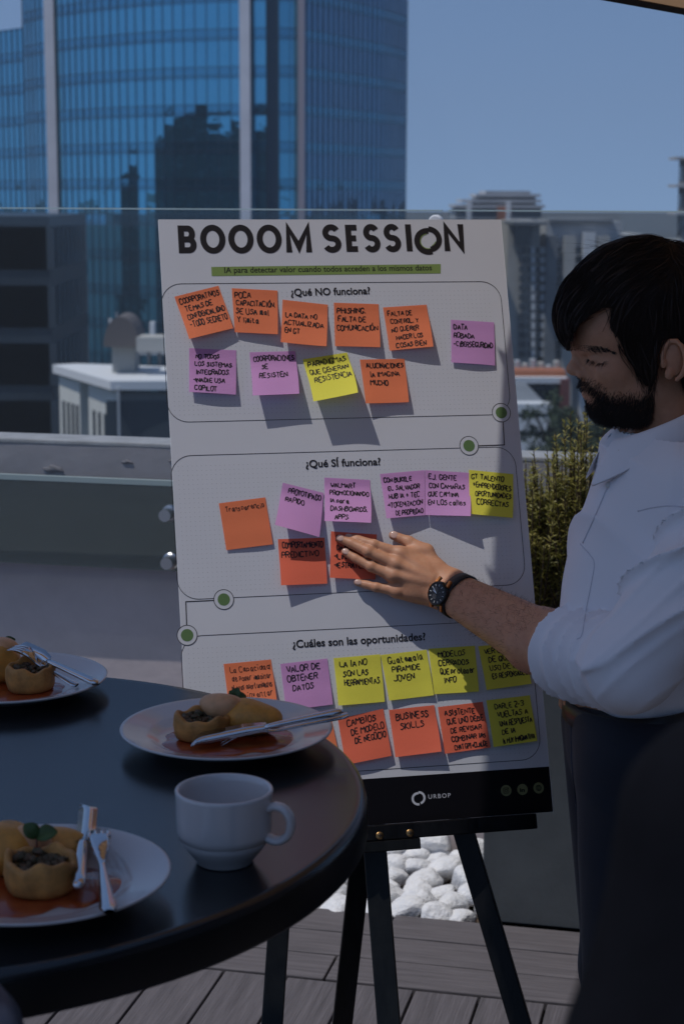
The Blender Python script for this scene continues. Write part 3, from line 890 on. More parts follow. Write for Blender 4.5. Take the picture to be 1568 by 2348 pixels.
# title, in round grotesque capitals
def glyph(c):
    A = lambda cx, cy, rx, ry, a0, a1, n=16: [(cx + rx * math.cos(a), cy + ry * math.sin(a)) for a in np.linspace(R(a0), R(a1), n)]
    if c == 'B': return [[(0, -.136), (0, 1.136)], [(0, 1)] + A(.38, .75, .25, .25, 90, -90) + [(0, .5)], [(.3, .5)] + A(.42, .25, .27, .25, 90, -90) + [(0, 0)]], .70
    if c == 'O': return [A(.52, .5, .52, .53, 0, 352, 44)], 1.04
    if c == 'M': return [[(0, -.136), (0, 1.0), (.46, .10), (.92, 1.0), (.92, -.136)]], .92
    if c == 'S': return [A(.36, .76, .33, .27, 28, 180, 14) + A(.36, .76, .33, .25, 195, 255, 6) + A(.36, .25, .36, .26, 75, 0, 10) + A(.36, .25, .36, .28, -10, -152, 14)], .74
    if c == 'E': return [[(.62, 1), (0, 1), (0, 0), (.62, 0)], [(0, .5), (.54, .5)]], .62
    if c == 'I': return [[(0, -.136), (0, 1.136)]], .01
    if c == 'N': return [[(0, -.136), (0, 1.0), (.74, 0), (.74, 1.136)]], .74
d = MB()
zs_ = lambda x, y: ((420 + x / 1.479) / 1.2245, (600 + y / 1.479) / 1.2245)
hh_ = 0
for c, x0, x1, yt in (('B', 122, 198, 163), ('O', 213, 318, 162.3), ('O', 330, 435, 161.6), ('O', 448, 552, 161), ('M', 568, 675, 159.6), ('S', 720, 800, 158.5), ('E', 818, 878, 157.5), ('S', 890, 962, 156.8), ('S', 975, 1048, 156), ('I', 1072, 1088, 155), ('N', 1225, 1310, 154)):
    sw = .0102
    g, wdg = glyph(c)
    A_, B_ = onb(*zs_(x0, yt)), onb(*zs_(x1, yt))
    x_a, wid = A_[0] + sw / 2, B_[0] - A_[0] - sw
    hgt = .0478 - sw
    for s_ in g:
        hh_ += 1
        line(d, [(x_a + p[0] / max(wdg, .02) * wid if c != 'I' else (A_[0] + B_[0]) / 2, A_[1] + sw / 2 + p[1] * hgt) for p in s_], sw, .0004 + .00004 * (hh_ % 3), closed=(c == 'O'))
cO = onb(*zs_(1155.5, 110))
rO = .0186
line(d, arc(cO + [-.0006, -.0016], rO, R(82), R(290), 30), .0104, .0004)
line(d, arc(cO + [.0016, .0022], rO * .97, R(-84), R(88), 26), .0098, .00046)
d.build('title_lettering', m_ink, board)
d = MB(); line(d, arc(cO + [-.0006, -.0016], rO - .0056, R(95), R(285), 26), .0014, .00052); line(d, arc(cO + [.0016, .0022], rO * .95 - .0054, R(-70), R(-20), 10), .0014, .00052)
d.build('title_ring_accent', m_green, board)
d = MB(); c4 = [onb(*zs_(*q)) for q in ((256, 220), (1208, 208), (1208, 247), (258, 258))]; flat(d, c4, [(3, 2, 1, 0)], .0003); d.build('subtitle_band', m_green, board)
d = MB(); printed(d, 'IA para detectar valor cuando todos acceden a los mismos datos', zs_(311, 245), zs_(1172, 234), .0102, .009); d.build('subtitle_text', m_ink, board)
for body, a, b, hh in (('¿Qué NO funciona?', (667, 678), (849, 673.5), .0128), ('¿Qué SÍ funciona?', (701, 1072), (873, 1066), .0128), ('¿Cuáles son las oportunidades?', (671, 1486), (976, 1468), .0128)):
    d = MB(); printed(d, body, a, b, hh, .024); d.build('section_heading', m_ink, board)
# section outlines
xl = np.mean([onb(372, 800)[0], onb(401, 1210)[0], onb(421, 1560)[0]]); xr = np.mean([onb(1151, 800)[0], onb(1194, 1180)[0], onb(1239, 1640)[0]])
boxes = [(onb(700, 648)[1], onb(700, 961)[1]), (onb(700, 1037)[1], onb(700, 1363)[1]), (onb(700, 1446)[1], onb(1000, 1757)[1])]
dots = MB()
for (bt, bb) in boxes:
    r = .034
    P = arc((xl + r, bt - r), r, R(180), R(90), 9) + arc((xr - r, bt - r), r, R(90), R(0), 9) + arc((xr - r, bb + r), r, R(0), R(-90), 9) + arc((xl + r, bb + r), r, R(-90), R(-180), 9)
    d = MB(); line(d, P, .0010, .0003, closed=True); d.build('section_outline', m_ink2, board)
    for i in range(int((xr - xl - .02) / .0076)):
        for j in range(int((bt - bb - .02) / .0076)):
            a, b = xl + .012 + i * .0076, bb + .012 + j * .0076
            e = .00042
            flat(dots, [(a - e, b - e), (a + e, b - e), (a + e, b + e), (a - e, b + e)], [(0, 1, 2, 3)], .0002)
dots.build('dot_grid', mat('grey_dots', (.25, .25, .26), .6), board)
nodes_ = [(1149, 946), (1075, 1022), (513, 1375), (429, 1457)]
for q in nodes_:
    c = onb(*q)
    d = MB(); disc(d, c, .0165, .00035); line(d, arc(c, .0163, 0, R(354), 40), .0001, .0003, True); d.build('node_ground', m_foam, board)
    d = MB(); line(d, arc(c, .0160, 0, R(354), 40), .0012, .00045, True); d.build('node_ring', m_ink2, board)
    d = MB(); disc(d, c, .0100, .0005); d.build('node_disc', m_green2, board)
d = MB()
for P in ([(1153, 968), (1156, 1020), (1097, 1022)], [(491, 1377), (426, 1380), (428, 1435)]): line(d, [onb(*q) for q in P], .0016, .0003)
d.build('connector_line', m_ink, board)
# footer
ft = onb(1050, 1772.5)[1]
d = MB(); flat(d, [(0.0003, .0003), (BW - .0003, .0003), (BW - .0003, ft), (.0003, ft)], [(0, 1, 2, 3)], .0003); d.build('footer_band', m_foot, board)
d = MB(); c = onb(959, 1831.5); line(d, arc(c + [-.0008, -.0006], .0088, R(80), R(282), 20), .0036, .0006); line(d, arc(c + [.0012, .0008], .0088, R(-78), R(92), 20), .0036, .00066); d.build('logo_ring', m_logo, board)
d = MB(); printed(d, 'URBOP', (982, 1832.5), (1033, 1829), .0072, .0, .0006, 1.25); d.build('logo_lettering', m_logo, board)
for k, q in enumerate(((1160, 1813.5), (1197.5, 1811), (1234.5, 1807.5))):
    c = onb(*q)
    d = MB(); disc(d, c, .0090, .0005); ic = d.build('footer_icon', m_icon, board)
    d = MB()
    if k == 0:
        s_ = .0042; r = .0014
        P = arc((c[0] - s_ + r, c[1] + s_ - r), r, R(180), R(90), 4) + arc((c[0] + s_ - r, c[1] + s_ - r), r, R(90), 0, 4) + arc((c[0] + s_ - r, c[1] - s_ + r), r, 0, R(-90), 4) + arc((c[0] - s_ + r, c[1] - s_ + r), r, R(-90), R(-180), 4)
        line(d, P, .0010, .0007, True); line(d, arc(c, .0021, 0, R(340), 16), .0010, .0007, True); disc(d, c + [.0025, .0025], .0006, .0007, 10)
    elif k == 1: printed(d, 'in', (1191.5, 1816.5), (1203, 1816), .0062, .04, .0007)
    else:
        line(d, arc(c, .0046, 0, R(345), 24), .0008, .0007, True)
        line(d, [c + [-.0046, 0], c + [.0046, 0]], .0007, .00072); line(d, [c + [0, -.0046], c + [0, .0046]], .0007, .00074)
        line(d, [c + np.array([.0022 * math.cos(a), .0046 * math.sin(a)]) for a in np.linspace(0, 6.1, 20)], .0007, .00076, True)
        for s_ in (-1, 1): line(d, [c + [-.0039, .0023 * s_], c + [.0039, .0023 * s_]], .0006, .00078)
    d.build('icon_mark', m_foot, ic)

# easel
m_easel = mat('black_easel_wood', (.007, .007, .008), .34, var=.6, vscale=9, bump=.35, bscale=30, stretch=(6, 6, 1), bdist=.0015, spec=.22)
m_scuff = mat('scuffed_black_wood', (.012, .013, .013), .30, var=.85, vscale=14, bump=.4, bscale=50, stretch=(2, 2, 1), bdist=.001, var2=(.004, .004, .004), spec=.3)
m_brass = mat('brass_screw', (.45, .28, .12), .35, 1.0)
es = thing('easel', 'black wooden tripod easel with ledge and screws, holding the white board', 'easel', (.12, 2.75, 0))
def leg(top, bot, wd, th, name, m_):
    d = MB(); d.bar(top, bot, wd, th, up=(0, 1, .2)); d.build(name, m_, es, bevel=.002)
HB = -.026                          # legs run behind the board
def foot(P0, P1):                   # carry a line through two points on to the deck
    P0, P1 = np.asarray(P0), np.asarray(P1); return P0 + (P1 - P0) * (P0[2] / (P0[2] - P1[2]))
def onleg(x, y, h=HB): return hb(x, y, h)
tp = onleg(800, 840)
mast_t, mast_b = hb(750, 560, HB), foot(hb(878, 1925, HB), hb(904, 2348, HB))
leg(mast_t, mast_b, .037, .022, 'mast', m_scuff)
rl_t = hb(795, 1000, HB - .004); leg(rl_t, foot(hb(1096, 1905, HB - .004), hb(1213, 2348, HB - .004)), .034, .020, 'leg', m_easel)
leg(hb(715, 1000, HB - .008), foot(hb(612, 2150, HB - .008), hb(604, 2348, HB - .008)), .034, .020, 'leg', m_scuff)
bk_t = hb(760, 700, -.06); bk_m = px(812, 2000, 2.86)
leg(px(880, 1500, 2.83), foot(px(815, 2000, 2.96), px(781, 2348, 3.03)), .036, .022, 'rear_leg', m_easel)
LX0, LX1 = .06, onb(1221, 1880)[0]
lb = -.0125
d = MB(); d.box(Q((LX0 + LX1) / 2, lb, .004), (LX1 - LX0, .0245, .040), BAX); d.build('ledge', m_easel, es, bevel=.002)
c_ = onb(898, 1917)
d = MB(); d.box(Q(c_[0] - .008, -.0335, .012), (.098, .0175, .022), BAX); d.build('ledge_bracket', m_scuff, es, bevel=.0015)
for q in ((932, 1911), (863, 1917)):
    d = MB(); c = onb(*q); d.lathe([(0, .0), (.0062, .0), (.0062, .001), (.0045, .0022), (0, .0026)], 20, Q(*c, .0231), BAX); s1 = d.build('screw', m_brass, es, auto=40)
    d = MB(); d.box(Q(*c, .0257), (.0065, .0012, .0006), BAX); d.box(Q(*c, .0258), (.0012, .0065, .0006), BAX); d.build('screw_slot', m_ink, s1)

# ------------------------------------------------------------------ sticky notes, written by hand
FONT = {'A': '00 26 40|12 32', 'B': '00 06 26 45 34 03|34 42 41 20 00', 'C': '45 36 16 05 01 10 30 41', 'D': '00 06 26 44 42 20 00', 'E': '46 06 00 40|03 33', 'F': '46 06 00|03 33',
        'G': '45 36 16 05 01 10 30 42 22', 'H': '00 06|40 46|03 43', 'I': '20 26', 'J': '46 41 30 10 01', 'K': '00 06|46 03 40', 'L': '06 00 40', 'M': '00 06 23 46 40', 'N': '00 06 40 46',
        'O': '16 04 02 10 30 42 45 36 16', 'P': '00 06 36 45 44 33 03', 'Q': '16 04 02 10 30 42 45 36 16|22 40', 'R': '00 06 36 45 44 33 03|23 40', 'S': '45 26 15 14 33 42 31 10 01',
        'T': '06 46|26 20', 'U': '06 02 10 30 42 46', 'V': '06 20 46', 'W': '06 10 23 30 46', 'X': '06 40|00 46', 'Y': '06 23 46|23 20', 'Z': '06 46 00 40', '2': '05 16 36 45 44 00 40',
        '3': '05 16 36 45 33 13|33 42 31 10 01', 'a': '34 14 02 10 20 34 30 40', 'b': '06 00 20 32 24 03', 'c': '33 14 03 01 10 30', 'd': '34 14 02 10 20 32 46 30 40', 'e': '02 32 33 24 14 02 10 30 41',
        'g': '34 14 02 10 30|34 30 20', 'i': '13 10 21|15 16', 'l': '16 10 21', 'm': '00 04 14 10|14 24 20|24 34 30 40', 'n': '00 04 24 34 30 40', 'o': '14 02 10 30 42 34 14', 'p': '04 00|04 24 33 31 11',
        'r': '00 04|02 14 34', 's': '34 14 03 32 20 00', 't': '16 10 30|04 24', 'u': '04 01 10 30 34 30 40', 'v': '04 10 24', 'y': '04 12|34 10', ',': '11 00', '.': '10 20', '-': '03 33', '+': '03 43|25 21',
        '>': '03 43|35 43 31', "'": '26 25', 'x': '04 30|00 34', 'q': '34 14 02 11 31|34 30'}
ACC = {'Á': 'A', 'É': 'E', 'Í': 'I', 'Ó': 'O', 'Ú': 'U'}
m_pen = mat('black_marker', (.010, .008, .010), .55)
def paper(name, col, v):
    m = mat(name, col, .8, var=v, vscale=9, bump=.10, bscale=260)
    n, l = m.node_tree.nodes, m.node_tree.links
    tr = n.new('ShaderNodeBsdfTranslucent'); tr.inputs['Color'].default_value = (*col, 1)
    x = n.new('ShaderNodeMixShader'); x.inputs['Fac'].default_value = .16
    l.new(n['Principled BSDF'].outputs[0], x.inputs[1]); l.new(tr.outputs[0], x.inputs[2]); l.new(x.outputs[0], n['Material Output'].inputs['Surface'])
    return m
PAP = {'orange': paper('orange_paper', (.90, .235, .10), .05), 'red orange': paper('red_orange_paper', (.86, .17, .09), .05), 'yellow': paper('yellow_paper', (.83, .77, .085), .05), 'pink': paper('pink_paper', (.66, .33, .63), .05)}
NOTES = [
 ('orange', (399.7, 680, 500.8, 654.6, 534.6, 752, 433.6, 777), 17, 10, ['COORPORATIVOS', ' TEMAS DE', ' CONFIDENCIALIDAD', ' -TODO SECRETO'], .13, 'orange sticky note tilted left with four lines, first of the top row', {}),
 ('orange', (531, 660.6, 636, 666, 636.8, 766, 538, 762), 4, 10, ['POCA', 'CAPACITACIÓN,', 'SE USA mal', 'Y limita'], .13, 'orange sticky note reading POCA CAPACITACIÓN, right beside the tilted first note', {}),
 ('orange', (647.6, 687, 751, 698.6, 748, 794, 643, 784.6), 15, 15, ['', 'LA DATA NO', 'ACTUALIZADA', 'EN GT'], .12, 'orange sticky note reading LA DATA NO ACTUALIZADA EN GT', {}),
 ('orange', (765, 693.6, 867.7, 697, 871.4, 796, 767.9, 793.4), 2, 9, ['PHISHING,', 'FALTA DE', 'COMUNICACIÓN'], .13, 'orange sticky note reading PHISHING, FALTA DE COMUNICACIÓN', {'y0': .84}),
 ('orange', (877.6, 704.8, 977.4, 698.4, 992.8, 794.8, 893, 803.8), 5, 13, ['FALTA DE', ' CONTROL, Y', ' NO QUERER', '  HACER LOS', '  COSAS BIEN'], .11, 'orange sticky note with five lines, rightmost orange one of the top row', {}),
 ('pink', (1033, 733, 1132, 739, 1134, 838.4, 1034.5, 830.8), 4, 2, ['DATA', 'ROBADA', '-CIBERSEGURIDAD'], .12, 'pink sticky note reading DATA ROBADA alone near the right board edge', {'y0': .86}),
 ('pink', (433.6, 798, 541.4, 803, 540.6, 904.6, 433.6, 898.4), 8, 9, [' NO TODOS', ' LOS SISTEMAS', ' INTEGRADOS.', '>NADIE USA', ' COPILOT'], .11, 'pink sticky note with five lines beginning NO TODOS LOS SISTEMAS', {}),
 ('pink', (572, 807.6, 676.5, 805, 686, 902.5, 579, 907), 24, 23, ['COORPORACIONES', '   SE', '  RESISTEN'], .12, 'pink sticky note reading COORPORACIONES SE RESISTEN', {'y0': .86}),
 ('yellow', (693.6, 824, 795, 808.3, 820.5, 900, 718, 921), 32, 40, ['PARADIGMAS', 'QUE GENERAN', ' RESISTENCIA'], .13, 'yellow sticky note reading PARADIGMAS QUE GENERAN RESISTENCIA, lifting off the board', {}),
 ('orange', (824.7, 824.3, 926.8, 822.4, 937, 922, 838, 924.8), 12, 9, [' ALUCINACIONES', '  IA IMAGINA', '  MUCHO'], .12, 'orange sticky note right of the yellow one in the second row', {}),
 ('orange', (501.5, 1154.4, 608, 1140.5, 625.4, 1248.6, 518.8, 1261.7), 2, 2, [' Transparencia'], .11, 'orange sticky note with one thin word Transparencia near its top', {'thin': 1}),
 ('pink', (648, 1107, 741.5, 1130.5, 731.5, 1232, 630, 1203.6), 31, 19, ['  PROTOTIPADO', ' RAPIDO'], .12, 'pink sticky note tilted right reading PROTOTIPADO RAPIDO', {}),
 ('pink', (743.5, 1095, 848, 1100.5, 850.5, 1198.8, 743.4, 1194.7), 28, 32, [' WALMART', ' PROMOCIONANDO', ' IA para', ' DASHBOARDS,', '   APPS'], .11, 'pink sticky note with five lines ending DASHBOARDS, APPS above the fingertips', {}),
 ('red orange', (636.8, 1236.6, 743.5, 1233, 750, 1338.4, 644, 1342.5), 16, 8, ['COMPORTAMIENTO', 'PREDICTIVO'], .13, 'red orange sticky note reading COMPORTAMIENTO PREDICTIVO left of the hand', {}),
 ('red orange', (758.3, 1218.6, 863.2, 1225.9, 860, 1329.3, 755.4, 1325.2), 10, 6, [' C', ' DATOS', '>LIMPIOS', '>ESTRATEGIA'], .12, 'red orange sticky note half covered by the man\'s fingers', {}),
 ('pink', (870.6, 1086.8, 973, 1078, 973.6, 1181.3, 885.4, 1189), 16, 9, ['CON BUKELE', ' EL SALVADOR', ' HUB IA + TEC', '>TOKENIZACIÓN', '   DE PROPIEDAD'], .11, 'left pink note of the joined row of three at the right', {}),
 ('pink', (973.9, 1078, 1074.7, 1084.2, 1078.4, 1183.7, 974.2, 1181), 9, 25, ['EJ. GENTE', 'CON CAMARAS', 'QUE CAMINA', 'EN LOS calles'], .12, 'middle pink note of the joined row of three, reading EJ. GENTE', {}),
 ('yellow', (1074.6, 1077.5, 1176, 1087.5, 1174.6, 1188, 1074.6, 1178), 20, 10, ['GT TALENTO', '+EMPRENDEDORES', ' OPORTUNIDADES', '  CORRECTAS'], .12, 'yellow sticky note reading GT TALENTO at the right end of three joined notes', {}),
 ('orange', (512.3, 1523, 621, 1512.6, 636, 1618, 526, 1630), 5, 12, [' La Capacidad', ' de poder imaginar', ' Nuevas oportunidades', '    e inventar'], .13, 'orange sticky note in thin cursive writing, partly hidden behind the plate', {'thin': 1}),
 ('pink', (642.4, 1523, 750, 1510.4, 763, 1615.8, 655.5, 1630), 4, 5, [' VALOR DE', ' OBTENER', '  DATOS'], .14, 'pink sticky note reading VALOR DE OBTENER DATOS above the plate', {}),
 ('yellow', (764.3, 1509.7, 871, 1500.7, 881.7, 1609.7, 775, 1618.7), 9, 5, [' LA IA NO', '  SON LAS', '  HERRAMIENTAS.'], .13, 'first yellow note of its row, reading LA IA NO SON LAS HERRAMIENTAS', {}),
 ('yellow', (872.3, 1502.3, 977.7, 1490.3, 994.3, 1594.6, 891.7, 1607), 6, 6, [' Guatemala', '  PIRAMIDE', '  JOVEN'], .14, 'yellow sticky note with the finger shadow, reading PIRAMIDE JOVEN', {}),
 ('yellow', (981.7, 1488, 1088, 1481, 1097.3, 1586.3, 995, 1592.3), 5, 5, ['  MODELOS', '  CERRADOS', '  QUE proteger', '   INFO'], .13, 'yellow sticky note reading MODELOS CERRADOS QUE PROTEGEN INFO', {}),
 ('yellow', (1095.5, 1482.3, 1198, 1472, 1217.6, 1568.6, 1115, 1582.9), 6, 6, [' VER UTILIDAD', '  DE QUE EL', '  USO DE la IA', '  ES RESPONSABLE'], .13, 'yellow sticky note partly under the man\'s forearm', {}),
 ('orange', (655, 1652, 757, 1636, 776, 1728, 668, 1752), 5, 5, ['  CREACION', '  DE VALOR', '      E'], .13, 'orange sticky note mostly hidden behind the plate and cutlery handles', {}),
 ('red orange', (774.3, 1649.7, 878.3, 1625.7, 897.3, 1733.6, 791.7, 1754.7), 8, 7, ['  CAMBIOS', '   DE MODELO', '    DE NEGOCIO'], .14, 'red orange sticky note reading CAMBIOS DE MODELO DE NEGOCIO', {}),
 ('red orange', (891, 1628.7, 995, 1617.4, 1011.7, 1724, 905.7, 1737), 8, 15, [' BUSINESS', '  SKILLS'], .15, 'red orange sticky note reading BUSINESS SKILLS', {'y0': .84}),
 ('red orange', (1003.3, 1622, 1106, 1609.7, 1124.3, 1714.7, 1019.4, 1729), 6, 6, [' ASISTENTE', ' QUE UNO DEBE', '  DE REVISAR', '  COMBINAR IAs', '   CHAT GPT+CLAUDE'], .12, 'red orange sticky note with five lines beginning ASISTENTE QUE UNO DEBE', {}),
 ('yellow', (1114.3, 1606.4, 1214, 1594.7, 1231, 1699.7, 1131, 1713.7), 6, 6, ['  DARLE 2-3', '  VUELTAS A', '   UNA RESPUESTA', '   DE IA', '   IA MUY IMAGINATIVA'], .12, 'yellow sticky note in the lower right corner, reading DARLE 2-3 VUELTAS', {}),
]
for ni, (col, q, l0, l1, lines, ch, label, opt) in enumerate(NOTES):
    g = random.Random(100 + ni)
    TL, TR, BR, BL = [onb(q[2 * i], q[2 * i + 1]) for i in range(4)]
    l0, l1 = l0 * .00092, l1 * .00092
    h0 = .0007 + .0004 * (ni % 3)
    cw = g.uniform(-.0012, .0012)
    # move the lifted lower corners so that they still sit where they are seen
    BLl, BRl = onb(q[6], q[7], l0), onb(q[4], q[5], l1)
    def surf(s, t, extra=0.0):            # s left to right, t top (0) to bottom (1)
        k = max(0.0, (t - .17) / .83)
        e = k ** 1.35
        bl, br = BL + (BLl - BL) * e, BR + (BRl - BR) * e
        p = (TL * (1 - s) + TR * s) * (1 - t) + (bl * (1 - s) + br * s) * t
        h = h0 + (l0 * (1 - s) + l1 * s) * e + cw * math.sin(math.pi * s) * k + .0006 * math.sin(4 * s + ni) * k + .0009 * math.sin(9 * t + ni * 2) * k * (1 - k)
        return Q(p[0], p[1], h + extra)
    c = thing('sticky_note', label, 'sticky note', surf(.5, 0), 'sticky notes on the white board')
    d = MB(); d.grid([[surf(i / 9, j / 14) for i in range(10)] for j in range(15)]); d.build('paper', PAP[col], c, smooth=True)
    d = MB()
    thin = opt.get('thin', 0)
    wdt = .0010 if thin else .00165
    y0 = opt.get('y0', .86)
    step = (y0 - .12) / 4.0 if len(lines) >= 5 else (.19 if len(lines) > 3 else .2)
    size = .0765
    for li, tx in enumerate(lines):
        body = tx.lstrip(' '); ind = (len(tx) - len(body)) * .055 + .07 + g.uniform(-.02, .02)
        chh = ch * .93 * g.uniform(.92, 1.05)
        cw_ = chh * .80
        adv = [(.42 if c_ in "I.,'il" else .5 if c_ == ' ' else 1.12 if c_ in 'MW' else .9) * cw_ for c_ in body]
        tot = max(sum(adv), 1e-6)
        k_ = min(1.0, (.965 - ind) / tot)
        x = ind
        slope = g.uniform(-.02, .03)
        if opt.get('y0') is None and len(lines) <= 4: yb = .80 - li * step
        else: yb = y0 - .07 - li * step
        for c_, a_ in zip(body, adv):
            base = ACC.get(c_, c_)
            st = FONT.get(base)
            if st:
                if c_ in ACC: st = st + '|27 38'
                jx, jy, sc_, sh = g.uniform(-.006, .006), g.uniform(-.010, .010), g.uniform(.9, 1.1), g.uniform(-.05, .15)
                for s_ in st.split('|'):
                    P = []
                    for tok in s_.split():
                        gx, gy = int(tok[0]) / 4, int(tok[1]) / 6
                        P.append((x + k_ * (gx * .80 * a_ + sh * gy * a_ * .5) + jx + g.uniform(-.004, .004), yb + gy * chh * sc_ + jy + slope * (x - .5) + g.uniform(-.006, .006)))
                    if len(P) == 2 and base in '.,': P = [P[0], (P[1][0], P[1][1])]
                    # round the corners a little, then lay the stroke on the paper
                    Pn = np.array(P)
                    if len(Pn) > 2:
                        o_ = [Pn[0]]
                        for i in range(len(Pn) - 1): o_ += [Pn[i] * .75 + Pn[i + 1] * .25, Pn[i] * .25 + Pn[i + 1] * .75]
                        Pn = np.array(o_ + [Pn[-1]])
                    v_, f = ribbon(Pn, wdt / size * g.uniform(.85, 1.15))
                    d.add([surf(min(.995, max(.005, p[0])), 1 - p[1], .00035 + .00003 * (hh_ % 4)) for p in v_], f); hh_ += 1
            x += a_ * k_
    d.build('handwriting', m_pen, c)

# ================================================================== TABLE AND WHAT STANDS ON IT
TZ = 1.05
TC = np.array([-.4899, 1.9470])
TR_ = .5177
m_table = mat('black_table_top', (.012, .013, .015), .22, spec=.8, bump=.03, bscale=90, bdist=.0006)
m_tedge = mat('black_table_edge', (.008, .008, .009), .33, spec=.4)
t = thing('bar_table', 'round black high table holding plates and a cup', 'table', (*TC, 0))
d = MB(); d.lathe([(0, -.001), (TR_ - .012, -.001), (TR_ - .006, 0), (TR_ - .004, -.0012), (TR_, -.004), (TR_ + .0015, -.010)], 160, (*TC, TZ)); d.lathe([(TR_ - .05, -.0022), (0, -.0022)], 32, (*TC, TZ)); d.build('table_top', m_table, t, auto=50)
d = MB(); d.lathe([(TR_ - .004, -.0105), (TR_ + .0015, -.0105), (TR_ + .0025, -.014), (TR_ + .0025, -.044), (TR_ - .001, -.048), (TR_ - .03, -.048), (0, -.043)], 160, (*TC, TZ)); d.build('table_edge', m_tedge, t, auto=40)
d = MB(); d.lathe([(.036, -.047), (.036, -(TZ - .02))], 40, (*TC, TZ)); d.build('pedestal', m_tedge, t, auto=40)
d = MB(); d.lathe([(0, .012), (.05, .018), (.25, .010), (.255, .003), (.255, 0), (0, 0)], 72, (*TC, 0)); d.build('foot_plate', m_tedge, t, auto=40)
m_china = mat('white_china', (.60, .565, .555), .16, spec=.5, coat=.3)
m_pastry = mat('pastry_crust', (.72, .33, .085), .62, var=.45, vscale=45, bump=.55, bscale=70, sub=.15, var2=(.30, .145, .045), bdist=.003)
m_fill = mat('spinach_filling', (.05, .06, .022), .6, var=.7, vscale=160, bump=1, bscale=140, var2=(.17, .085, .05), bdist=.006)
m_pot = mat('potato_puff', (.80, .35, .06), .5, var=.4, vscale=50, bump=.5, bscale=60, sub=.2, var2=(.46, .22, .05), bdist=.003)
m_cream_f = mat('peach_cream', (.76, .40, .20), .5, var=.2, vscale=60, bump=.3, bscale=70, sub=.2)
m_sauce = mat('red_pepper_sauce', (.38, .075, .016), .22, var=.5, vscale=50, var2=(.24, .03, .01), coat=.4)
m_leaf = mat('garnish_leaf', (.055, .10, .025), .5, var=.4, vscale=90)
m_stem = mat('garnish_stem', (.12, .035, .04), .5)
m_cut = mat('polished_cutlery', (.62, .62, .64), .10, 1.0)
PROF = [(0, .0075), (.078, .0075), (.086, .0095), (.094, .0145), (.100, .0165), (.126, .0225), (.1295, .0238), (.1310, .0228), (.1300, .0208), (.101, .0118), (.088, .005), (.070, .0015), (.068, 0), (.060, 0), (.058, .004), (0, .004)]
def plate(cx, cy, label):
    o = thing('plate', label, 'plate', (cx, cy, TZ), 'white plates on the table')
    d = MB(); d.lathe(PROF, 128, (cx, cy, TZ)); d.build('dish', m_china, o, smooth=True)
    # the sloped rim's thin foot ring, a part with its own edge
    d = MB(); d.lathe([(.0585, .0002), (.068, .0002), (.0685, .0012), (.058, .0012)], 96, (cx, cy, TZ)); d.build('foot_ring', mat('unglazed_china', (.6, .58, .56), .6), o, smooth=True)
    return o
P1, P2, P3 = [pz(x_, y_, TZ + .0225)[:2] for x_, y_ in ((24, 1551), (519, 1667), (82, 1999))]
plate(*P1, 'white plate with food at the far left of the table')
plate(*P2, 'white plate with food nearest the board')
plate(*P3, 'white plate with food closest to the camera, beside the cup')
def sauce(c, blobs, label):
    o = MB(); n = 72; G = [[], [], []]
    for k in range(n):
        th = 2 * math.pi * k / n
        dr = np.array([math.cos(th), math.sin(th)])
        r = 0
        for (bx, by, br) in blobs:
            q = np.array([bx, by]); pj = q @ dr; dd = br * br - (q @ q - pj * pj)
            if dd > 0: r = max(r, pj + math.sqrt(dd))
        r = max(r, .012) * (1 + .04 * math.sin(7 * th + 1) + .03 * math.sin(13 * th))
        r = min(r, .084)
        G[0].append((*(c + dr * r * .3), TZ + .0102)); G[1].append((*(c + dr * r * .94), TZ + .0100)); G[2].append((*(c + dr * r), TZ + .0078))
    G = np.array(G); G = np.concatenate([G, G[:, :1]], 1)
    o.grid(G); o.add(G[0][:-1], [tuple(range(n))])
    q = o.build('sauce_pool', m_sauce, None, smooth=True); return tag(q, label, 'sauce', 'sauce pools on the plates')
def tart(x, y, r, h, label, tilt=0.0, z=TZ + .0095, seed=0):
    o = thing('savoury_tart', label, 'tart', (x, y, z), 'small filled tarts on the plates')
    ax = np.array([[math.cos(tilt), 0, -math.sin(tilt)], [0, 1, 0], [math.sin(tilt), 0, math.cos(tilt)]])
    g = np.random.default_rng(seed); ph = g.uniform(0, 6.3, 8)
    def wob(rr, zz, th):
        k = 1 + .028 * math.sin(2 * th + ph[0]) + .020 * math.sin(5 * th + ph[1]) + .010 * math.sin(11 * th + ph[2])
        top = zz / h
        return rr * k * (1 + .015 * math.sin(9 * zz / h + 3 * th)), zz + (.09 * h * math.sin(3 * th + ph[3]) + .06 * h * math.sin(7 * th + ph[4])) * max(0, top) ** 2
    d = MB()
    d.lathe([(0, .0006), (r * .80, .0006), (r * .90, h * .06), (r * .955, h * .22), (r * .985, h * .5), (r, h * .78), (r * .99, h * .93), (r * .94, h * 1.0), (r * .84, h * .99), (r * .79, h * .9), (r * .77, h * .68), (0, h * .66)], 72, (x, y, z), ax, wob)
    d.build('crust', m_pastry, o, smooth=True)
    f = MB()
    for i in range(46):
        th, rr = g.uniform(0, 6.28), r * .72 * math.sqrt(g.uniform(0, 1))
        q = np.array([x, y, z]) + np.array([rr * math.cos(th), rr * math.sin(th), h * (.72 + g.uniform(0, .2))]) @ ax
        f.ell(q, (r * g.uniform(.08, .22), r * g.uniform(.06, .15), h * g.uniform(.05, .13)), Matrix.Rotation(g.uniform(0, 6), 3, 'Z'), 8, 6, bump=lambda v: 1 + .25 * math.sin(5 * v[0] + 7 * v[1] + i))
    f.lathe([(0, h * .78), (r * .5, h * .77), (r * .775, h * .69)], 40, (x, y, z), ax)
    f.build('filling', m_fill, o, smooth=True)
